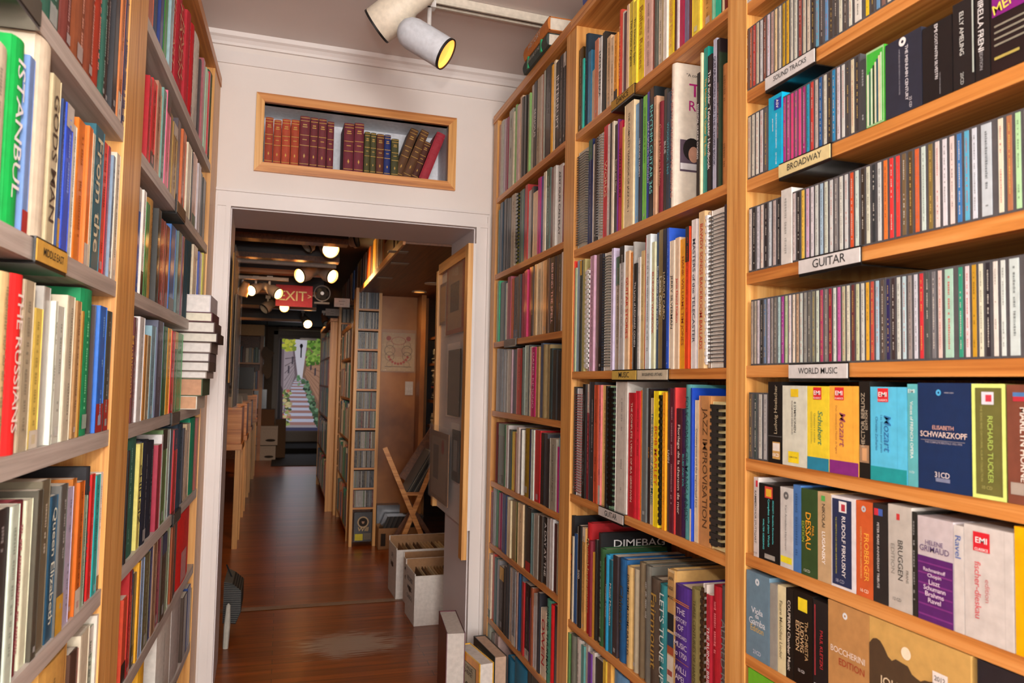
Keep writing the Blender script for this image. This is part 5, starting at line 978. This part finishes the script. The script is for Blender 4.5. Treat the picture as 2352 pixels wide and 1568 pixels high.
bar('cross_slat', (930, 1134), (962, 1134), YR+.02, .02, .25)
bar('tray_side', (1001, 985), (926, 1100), YR+.27, .07, .02)
for i in range(9):
    x = i*.0105; p = onY(934+i*3.4, 1131, YR+.03); b = MB(); b.box(0, .004, 0, .24, 0, .30, ('3c3834', '8c8478', '5c5850', '2c2a28')[i % 4], M_COVER)
    o = b.build('record_sleeve', None, (p.x, YR+.03, p.z+.005)); o.rotation_euler = (0, .52, 0); tag(o, 'dark LP record sleeve leaning in the folding rack, %s from the left' % ordn(i+1), 'record', 'LPs leaning in the folding rack')
# cardboard carton of CDs and the silver box behind it
def open_box(name, A, rz, w, d_, h, wall, col, label, cat, inside=None, deco=None, cut=0):
    r = empty(name, A, rz); tag(r, label, cat); b = MB()
    for q in ((0, w, 0, wall, 0, h), (0, w, d_-wall, d_, 0, h), (0, wall, wall, d_-wall, 0, h), (w-wall, w, wall, d_-wall, 0, h), (wall, w-wall, wall, d_-wall, 0, .005)): b.box(*q, col, M_PAPER)
    b.build('carton', r)
    if deco: b = MB(); deco(b, w, h, d_); b.build('marking', r)
    return r
q = onZ(868, 1262, .0); A = (q.x, q.y, 0.001); q2 = onY(960, 1262, q.y); cw, ch = q2.x-q.x, onY(868, 1214, q.y).z
open_box('carton', A, 0, cw, .2, ch, .004, '9c7048', 'brown cardboard carton of CD cases under the folding rack', 'box', deco=lambda b, w, h, d_: (b.text('Tos', w*.42, h*.6, -.001, w*.2, h*.22, '141414'), b.text('Fr', w*.40, h*.25, -.001, w*.14, h*.22, '141414'), b.rect(w*.06, w*.18, h*.15, h*.75, -.001, '2a1c10', M_PAPER)))
for i in range(26):
    b = MB(); b.box(0, .0095, 0, .142, 0, .125, ('3c3c3c', '4c4844', '2c2c2c')[i % 3], M_CASE); o = b.build('cd_case', None, (A[0]+.02+i*.0118*cw/.33, A[1]+.03, .115)); o.rotation_euler = (0, .38, 0)
    tag(o, 'dark CD case tilted in the brown carton, %s from the left' % ordn(i+1), 'CD', 'CD cases in the brown carton')
sb = pbox('silver_box', 866, 1160, 917, 1214, A[1]+.21, .1, '7c7c80', M_METAL, None, lambda b, w, h: b.ring((w*.62, -.001, h*.35), (1, 0, 0), (0, 0, 1), h*.22, h*.25, 20, '8c8c90', M_PAPER))
sb.location.z = .0; sb.scale.z = (onY(880, 1160, A[1]+.21).z)/(onY(891, 1160, A[1]+.21).z-onY(891, 1214, A[1]+.21).z)
tag(sb, 'tall silver grey box behind the carton against the plywood', 'box')
# three white record boxes beside the jamb
def recbox(pl_, pr_x, ptop, dep, label, text, n=14):
    q = onZ(pl_[0], pl_[1], 0.0); Y = q.y; x0 = q.x; w = .36; h = onY(pl_[0], ptop, Y).z
    r = empty('record_box', (x0, Y, .001), math.radians(2)); tag(r, label, 'record box', 'white record boxes on the floor'); b = MB(); t = .005
    for q_ in ((0, w, 0, t, 0, h), (0, w, dep-t, dep, 0, h+.035), (0, t, t, dep-t, 0, h+.008), (w-t, w, t, dep-t, 0, h+.01), (t, w-t, t, dep-t, 0, .005)): b.box(*q_, 'd4ccc4', M_PAPER)
    b.box(t, w-t, dep-t-.001, dep-t, .1, h+.034, '9c7450', M_PAPER)
    b.build('carton', r)
    S_ = Matrix(((0, 0, 0, 0), (0, 0, 0, 0), (0, 0, 1, 0), (0, 0, 0, 1))); S_ = Matrix(((0, 1, 0, 0), (-1, 0, 0, dep), (0, 0, 1, 0), (0, 0, 0, 1)))
    b = MB(); b.disc((-.001, dep*.5, h*.62), (0, 1, 0), (0, 0, .4), .035, 14, '5c4a38', M_PAPER)
    for i, s_ in enumerate(text): b.text(s_, dep*.5, h*(.82-.18*i), -.0012, dep*.55, h*.09, '2c2c34', 0, S_)
    b.build('marking', r)
    for i in range(n):
        s_ = MB(); s_.box(0, .0035, 0, min(.25, dep-.03), 0, h-.012, rn.choice('b08c60 9c7448 c8a880 8c6440 6c4c30 d0b890'.split()), M_PAPER)
        o = s_.build('record_sleeve', None, (x0+.012+i*(w-.1)/n, Y+.018, .008)); o.rotation_euler = (0, .13, 0)
        tag(o, 'brown record sleeve, %s from the left in the %s' % (ordn(i+1), label.split(',')[0]), 'record', 'sleeves in the '+label.split(',')[0])
    return r
recbox((908, 1377), 0, 1264, .25, 'farthest white record box, its side marked in blue', ['LPs', 'BOX'], 12)
recbox((950, 1439), 0, 1324, .24, 'nearest white record box, worn at its corner', ['RECORDS', 'MUSIC', 'CLASSICAL'], 16)
recbox((938, 1398), 0, 1298, .17, 'middle white record box, wedged behind the nearest', ['MISC'], 12)

# ------------------------------------------------------------------ display board on the right of the passage
XD = .756; PD = Plane((XD, 0, 0), (0, -1, 0))
a0, a1 = PD.at(1006, 900)[0], PD.at(1080, 900)[0]; zT = PD.at(1086, 560)[1]; zB = PD.at(1071, 1286)[1]
r = empty('display_board', PD.pt(a0, zB), PD.rz); tag(r, 'tall white display board with pine strips fixed in the passage', 'display board'); w, h = a1-a0, zT-zB
MB().box(.0, w, 0, .012, .12, h, 'fff', M_TRIM).build('panel', r)
MB().box(w-.055, w, -.022, 0, 0, h, 'fff', W_Z).build('pine_strip', r); MB().box(0, .04, -.022, 0, .12, h-.03, 'fff', W_Z).build('pine_strip', r); MB().box(.04, w-.055, -.02, 0, h-.05, h-.0, 'fff', W_X).build('pine_strip', r)
def sleeve_print(pl, c0, c1, deco, label, dz=-.012, name='framed_print', face='8c6c54', grp='sleeved prints on the display board', border='a04c28'):
    xa, za = pl.at(*c0); xb, zb = pl.at(*c1); w, h = xb-xa, abs(za-zb); z_ = min(za, zb)
    r = empty(name, pl.pt(xa, z_, dz), pl.rz); tag(r, label, 'print', grp)
    b = MB(); b.box(0, w, 0, .004, 0, h, border, M_PAPER); b.rect(w*.1, w*.9, h*.06, h*.92, -.0006, face, M_PAPER)
    if deco: deco(b, w, h)
    b.build('print', r); b = MB(); b.box(-.008, w+.008, -.004, -.0028, -.006, h+.03, 'fff', M_SLEEVE); b.build('sleeve', r); return r
sleeve_print(PD, (1033, 612), (1070, 760), lambda b, w, h: (b.text('WEB', w*.5, h*.84, -.001, w*.6, h*.1, 'c8b090'), b.rect(w*.25, w*.75, h*.3, h*.7, -.001, '2c2018', M_PAPER)), 'red bordered print in a clear sleeve high on the display board', face='a8805c')
sleeve_print(PD, (1017, 655), (1030, 742), None, 'narrow amber print in a clear sleeve at the board\'s far edge', face='c89040', border='8c6440')
sleeve_print(PD, (1036, 805), (1060, 958), None, 'dark brown print hanging halfway down the display board', face='3c3024', border='3c3024')
sleeve_print(PD, (1003, 985), (1042, 1165), lambda b, w, h: (b.rect(w*.2, w*.5, h*.3, h*.8, -.001, '54443c', M_PAPER), b.disc((w*.72, -.0014, h*.8), (1, 0, 0), (0, 0, 1), w*.08, 12, '8c3828', M_PAPER)), 'large brown print in a curled sleeve low on the display board', -.03, face='8c7460', border='7c5c44')
sleeve_print(PD, (1045, 985), (1059, 1110), lambda b, w, h: b.rect(w*.25, w*.75, h*.2, h*.8, -.001, '8c8478', M_PAPER), 'small dark print beside the large brown one on the display board', face='3c342c', border='4c443c')
PJ = Plane((DL+.012, 0, 0), (0, 1, 0))
# board on the left jamb hung with clear sleeves, seen almost edge on
PJ2 = Plane((DL+.006, 0, 0), (0, 1, 0))
for k, (d0, d1, lab, fc) in enumerate(((.012, .0, 'amber print in a clear sleeve on the left jamb, upper', '9c7038'), (.012, .0, 'brown print in a clear sleeve on the left jamb, lower', '6c5c48'))):
    z0_, z1_ = ((HC-.02, HC+.5), (HC-.115, HC+.0))[k] if k == 0 else (HC-.12, HC+.34)
    r = empty('framed_print', (DL+.012+.012*k, WY+.03+.06*k, z0_), math.pi/2); tag(r, lab, 'print', 'sleeved prints on the left jamb')
    b = MB(); b.box(0, .3, -.005, 0, 0, z1_-z0_, fc, M_PAPER); b.build('print', r); b = MB(); b.box(-.01, .31, -.01, -.008, -.01, z1_-z0_+.03, 'fff', M_SLEEVE); b.build('sleeve', r)

# ------------------------------------------------------------------ left side of the back room
crt = [((530, 841, 553, 1019), (532, 1261), 'nearest'), ((553, 927, 565, 1000), (548, 1188), 'second'), ((565, 920, 576, 980), (560, 1142), 'third'), ((577, 908, 587, 962), (570, 1100), 'farthest')]
for (x0, y0, x1, y1), fl, nm in crt:
    q = onZ(fl[0], fl[1], 0); Y = q.y; xr = onY(x1, y1, Y).x; y0 = max(y0, 935) if nm == 'nearest' else y0; zt_, zb_ = onY(x1, y0, Y).z, onY(x1, y1, Y).z
    r = empty('record_crate', (xr-.42, Y, zb_)); tag(r, '%s wooden record crate on the left side stands' % nm, 'crate', 'wooden record crates'); h = zt_-zb_
    for q_, n_ in (((0, .42, 0, .015, 0, h), 'front_board'), ((0, .42, .35, .365, 0, h), 'back_board'), ((.405, .42, .015, .35, 0, h), 'side_board'), ((0, .015, .015, .35, 0, h), 'side_board'), ((.015, .405, .015, .35, 0, .012), 'bottom_board')): MB().box(*q_, 'fff', W_X).build(n_, r)
    for i in range(6):
        s_ = MB(); s_.box(0, .31, 0, .006, 0, h+.06-.008*i, rn.choice('8c7458 5c4838 a89478 3c342c b8a488'.split()), M_COVER); o = s_.build('record_sleeve', None, (xr-.36, Y+.03+.03*i, zb_+.014)); o.rotation_euler = (-.12, 0, 0); tag(o, 'record sleeve in the %s crate, %s from the front' % (nm, ordn(i+1)), 'record', 'record sleeves in the wooden crates')
    r = empty('wooden_stand', (xr-.42, Y, 0)); tag(r, 'wooden stand under the %s record crate' % nm, 'stand', 'stands under the record crates')
    for x_ in (.0, .385):
        for y_ in (0, .33): MB().box(x_, x_+.035, y_, y_+.035, 0, zb_-.045, 'fff', W_Z).build('leg', r)
    MB().box(-.01, .43, -.01, .375, zb_-.045, zb_-.002, 'fff', W_X).build('top', r)
Yb = 10.6
def bb(nm, px, Y, dep, col, label, cat, mat=M_PAPER, deco=None, floor=False):
    o = pbox(nm, *px, Y, dep, col, mat, None, deco)
    if floor: o.location.z = max(0.001, o.location.z)
    tag(o, label, cat); return o
zfl = onZ(610, 1057, 0).y
handle = lambda b, w, h: (b.disc((w*.72, -.002, h*.25), (1, 0, 0), (0, 0, .28), w*.2, 16, '2c2420', M_PAPER), b.rect(0, w, h*.84, h*.85, -.001, '8c847c', M_PAPER))
bb('storage_box', (579, 1024, 632, 1057), zfl, .35, 'b0a49c', 'lower white storage box with an oval hand hole', 'box', deco=handle, floor=True)
bb('storage_box', (580, 978, 637, 1022), zfl, .35, 'b4a8a0', 'upper white storage box with lid on the pair of boxes', 'box', deco=handle)
bb('cardboard_box', (588, 940, 630, 977.5), zfl, .33, '6c4c34', 'brown box on top of the white storage boxes', 'box')
bb('cardboard_box', (633, 967, 654, 1056), zfl+.3, .3, '5c4430', 'narrow brown box standing beside the door', 'box')
bpy.data.objects['cardboard_box.001'].location.z = .001
tag(pbox('television', 584, 894, 611, 938, zfl+.02, .1, '141418', M_CASE), 'small black television on the brown box', 'television')
tag(pbox('black_case', 541, 843, 582, 893, zfl-.2, .25, '18181c', M_COVER), 'large black case above the crates on the left', 'case')
# far bookcase, hanging fish, pale board, door
x0, x1 = onY(543, 800, 12).x-.3, onY(606, 800, 12).x; top_ = onY(570, 770, 12).z
r = empty('bookcase', ((x0+x1)/2, 12, 0)); tag(r, 'far bookcase lit orange at the back left', 'bookcase'); w = (x1-x0)/2
MB().box(-w, -w+.03, 0, .25, 0, top_, 'fff', W_PLY).build('side_panel', r); MB().box(w-.05, w, -.02, .25, 0, top_, 'fff', W_PLY).build('side_panel', r); MB().box(-w+.03, w-.05, .24, .25, 0, top_, 'fff', W_BRN).build('back_panel', r)
for y_ in (832, 893, 950, 1000): z = onY(570, y_, 12).z; MB().box(-w+.03, w-.05, .0, .239, z-.025, z-.001, 'fff', W_X).build('shelf', r)
z = onY(570, 745, 12).z; MB().box(-w, w, -.02, .25, top_, z, 'e0b070', M_PAINT).build('header_board', r)
b = MB(); P_ = [(0, 0), (.05, .02), (.07, .1), (.06, .25), (.1, .33), (.03, .36), (-.04, .42), (-.09, .33), (-.04, .24), (-.07, .1)]
k = onY(612, 870, 11.5); vs = [(x*.95, y_, z*1.15) for y_ in (0, .05) for x, z in P_]; n = len(P_)
b.add(vs, [tuple(range(n)), tuple(range(2*n-1, n-1, -1))]+[(i, (i+1) % n, n+(i+1) % n, n+i) for i in range(n)], '5c4a38', M_CLOTH); b.tube((-.02, .025, .45), (-.02, .025, .9), .006, .006, 6, '4c3828')
tag(b.build('hanging_fish', None, (k.x, 11.5, k.z)), 'dark carved fish hanging before the far bookcase', 'ornament')
# door with a backlit picture of a stepped alley
YD = 14.24; A, B_ = onY(639, 770, YD), onY(741, 1013, YD); w, h = B_.x-A.x, onY(690, 770, YD).z-onY(690, 1013, YD).z
zd = onY(690, 1013, YD).z
r = empty('door_1', (A.x, YD, zd)); struct(r)
MB().box(0, w, 0, .04, 0, h, '8c8078', M_PAINT).build('door_panel', r)
b = MB(); [b.box(*q, 'a09488', M_PAINT) for q in ((-.07, 0, -.03, .05, -.0, h+.07), (w, w+.07, -.03, .05, -.0, h+.07), (-.07, w+.07, -.03, .05, h, h+.08))]; b.build('door_frame', r)
b = MB(); b.box(w*.45, w*.8, -.05, -.01, h*.955, h*.975, '9c9088', M_METAL); b.build('door_closer', r)
def alley():
    W2, H2 = w*.92, h*.86; b = MB(); m = M_BACKLIT; y = -.012; rn = random.Random(2)
    def poly(pts, c, dy=0): b.add([(px*W2, y-dy, pz*H2) for px, pz in pts], [tuple(range(len(pts)))], c, m)
    poly([(0, 0), (1, 0), (1, 1), (0, 1)], 'a8a0a8')
    poly([(.3, 1), (.62, 1), (.54, .55), (.44, .55)], 'e4e0ec', .0002)
    poly([(0, .0), (.2, .1), (.42, .6), (.3, 1), (.0, 1)], '7c6c74', .0004); poly([(.12, .2), (.36, .6), (.28, .95), (.1, .95)], 'b0a0a8', .0006)
    poly([(1, 0), (.86, .1), (.53, .58), (.62, 1), (1, 1)], '8c6c5c', .0004); poly([(.92, .3), (.58, .62), (.62, .7), (.92, .78)], 'b88c74', .0006)
    for i in range(15):
        t = i/14; z0 = .06+.52*(1-(1-t)**1.9)*1.0; z1 = .06+.52*(1-(1-min(1, (i+1)/14))**1.9); xl, xr = .12+.32*t, .9-.38*t
        poly([(xl, z0), (xr, z0), (xr, z0+(z1-z0)*.5), (xl, z0+(z1-z0)*.5)], 'a87c78', .0010); poly([(xl, z0+(z1-z0)*.5), (xr, z0+(z1-z0)*.5), (xr-.01, z1), (xl+.01, z1)], 'c8cce4', .0010)
    def blobs(n, f, cs, r0):
        for _ in range(n):
            x, z = f(); r_ = r0*(.5+rn.random()); b.disc((x*W2, y-.0016-rn.random()*.001, z*H2), (1, 0, 0), (0, 0, .8), r_, 7, rn.choice(cs), m)
    def fr(): z = rn.random()*.5+.05; x = .93-z*.72+.12*rn.random(); return min(.97, x), z
    blobs(150, fr, '4c6c50 5c8060 3c5440 7ca080 30483c'.split(), .03)
    blobs(120, lambda: (.62+.3*rn.random(), .72+.28*rn.random()), '6c9c3c 8cb450 4c7430 a8c860'.split(), .03)
    blobs(70, lambda: (.08+.26*rn.random(), .88+.11*rn.random()), 'b8c040 8ca040 d8d850'.split(), .03)
    blobs(90, lambda: (.06+.24*rn.random(), .06+.38*rn.random()), '6c8448 9cac60 c86c60 b8a880 4c5c3c d8c890'.split(), .028)
    blobs(24, lambda: (.42+.06*rn.random(), .5+.1*rn.random()), '5c8c60 88b088'.split(), .02)
    poly([(0, 0), (.07, 0), (.045, 1), (0, 1)], '140e12', .0030); poly([(.95, 0), (1, 0), (1, 1), (.93, 1)], '140e12', .0030); poly([(.07, .0), (.13, 0), (.1, .45), (.05, .5)], '3c2c34', .0029); poly([(0, 0), (1, 0), (1, .035), (0, .035)], '3c3c5c', .0031)
    for i in range(7): poly([(.13, .3+.08*i), (.37, .62+.03*i), (.37, .625+.03*i), (.13, .31+.08*i)], '5c4c54', .0009); poly([(.93, .3+.07*i), (.6, .6+.02*i), (.6, .604+.02*i), (.93, .308+.07*i)], '8c5c4c', .0009)
    for xx, zz_ in ((.2, .62), (.28, .72), (.7, .66), (.8, .6)): poly([(xx, zz_), (xx+.035, zz_+.01), (xx+.035, zz_+.09), (xx, zz_+.09)], '4c4450', .0012)
    b.box(.47*W2, .50*W2, y-.003, y-.002, .8*H2, .95*H2, '3c3438', M_PAINT); b.disc((.485*W2, y-.0032, .93*H2), (1, 0, 0), (0, 0, 1.5), .03, 6, '4c444c', M_PAINT)
    return b, W2, H2
b, W2, H2 = alley(); o = b.build('door_picture', None, (A.x+w*.04, YD, zd+h*.1)); tag(o, 'backlit picture of stone steps in a green alley covering the door', 'picture')
l = bpy.data.lights.new('door_daylight', 'AREA'); l.shape = 'RECTANGLE'; l.size = W2; l.size_y = H2; l.energy = 1.6; l.color = (.85, .88, 1)
o = bpy.data.objects.new('door_daylight', l); C.objects.link(o); o.location = (A.x+w*.5, YD-.06, zd+h*.53); o.rotation_euler = (-math.pi/2, 0, 0)
struct(wbox('step_platform', -.4, 1.5, 13.0, 14.3, 0, max(.05, zd-.02), M_DARK))
q = onZ(700, 1070, 0); tag(MB().box(onZ(622, 1071, 0).x, onZ(745, 1071, 0).x, q.y, 13.0, .001, .012, '120c0c', M_CLOTH).build('doormat'), 'dark doormat in front of the far door', 'doormat')
tag(pbox('shelf_board', 640, 752, 745, 758, 13.9, .3, '6c5030', M_PAINT), 'narrow shelf board above the far door', 'shelf')
for i, (x0, x1, yt, c) in enumerate(((655, 668, 735, '3c3834'), (672, 684, 738, '6c6460'), (690, 712, 740, '2c3038'), (716, 736, 736, '3c4450'))): tag(pbox('small_box', x0, yt, x1, 752, 13.95, .15, c, M_PAINT), 'small dark box above the far door, %s from the left' % ordn(i+1), 'box', 'boxes above the far door')
# black striped bag standing by the left jamb
q = onY(516, 1420, 3.8); b = MB(); X0, X1 = onY(512, 1400, 3.85).x, onY(553, 1400, 3.85).x; zb_, zt_ = onY(530, 1430, 3.85).z, onY(530, 1336, 3.85).z; wd = X1-X0; n = 22
for i in range(n):
    f0, f1 = i/n, (i+1)/n; half = lambda f: wd*(1 if .28 < f < .8 else (.72+.28*f/.28 if f <= .28 else 1-.55*(f-.8)/.2))
    for (g0, g1, c, o_) in ((0, .55, '16181a', 0), (.55, 1, '5c5c58', -.002)):
        a_, c_ = f0+(f1-f0)*g0, f0+(f1-f0)*g1; h0, h1 = zb_+(zt_-zb_)*a_, zb_+(zt_-zb_)*c_; w0, w1 = half(a_)+o_, half(c_)+o_
        vs = [(0, 0, h0), (w0, .02, h0-.012), (w0, .26, h0-.012), (0, .28, h0), (0, 0, h1), (w1, .02, h1-.012), (w1, .26, h1-.012), (0, .28, h1)]
        b.add(vs, [(0, 1, 5, 4), (1, 2, 6, 5), (2, 3, 7, 6), (4, 5, 6, 7), (3, 2, 1, 0)], c, M_CLOTH)
b.add([(0, .0, zt_), (0, .28, zt_), (0, .28, zb_), (0, 0, zb_)], [(0, 1, 2, 3)], '141414', M_CLOTH)
bag = b.build('striped_bag', None, (X0, 3.85, 0)); tag(bag, 'black bag with grey pinstripes hanging behind the left jamb', 'bag')
MB().tube((.03, .14, zt_-.02), (.0, .14, zt_+.05), .004, .004, 6, '101010', M_CLOTH).build('strap', bag)
b = MB(); b.lathe([(0, .012), (.1, .014), (.19, .009), (.2, .0001)], (0, 0, 0), (.03, .02, 1), 8, 'b8b4a8', M_PAPER); tag(b.build('paper_roll', None, (onY(517, 1500, 3.72).x, 3.72, .001)), 'crumpled white paper roll standing behind the left jamb', 'paper')
# wide flat strip where two floors meet
q = onZ(898, 1380, 0); q2 = onZ(560, 1403, 0); b = MB(); b.add([(q2.x-.4, q2.y-.02+.0, .0015), (q.x+.5, q.y+.0, .0015), (q.x+.5, q.y+.03, .003), (q2.x-.4, q2.y+.02, .003), (q.x+.5, q.y+.06, .0015), (q2.x-.4, q2.y+.05, .0015)], [(0, 1, 2, 3), (3, 2, 4, 5)], '8c7464', M_PAINT); struct(b.build('trim_6'))
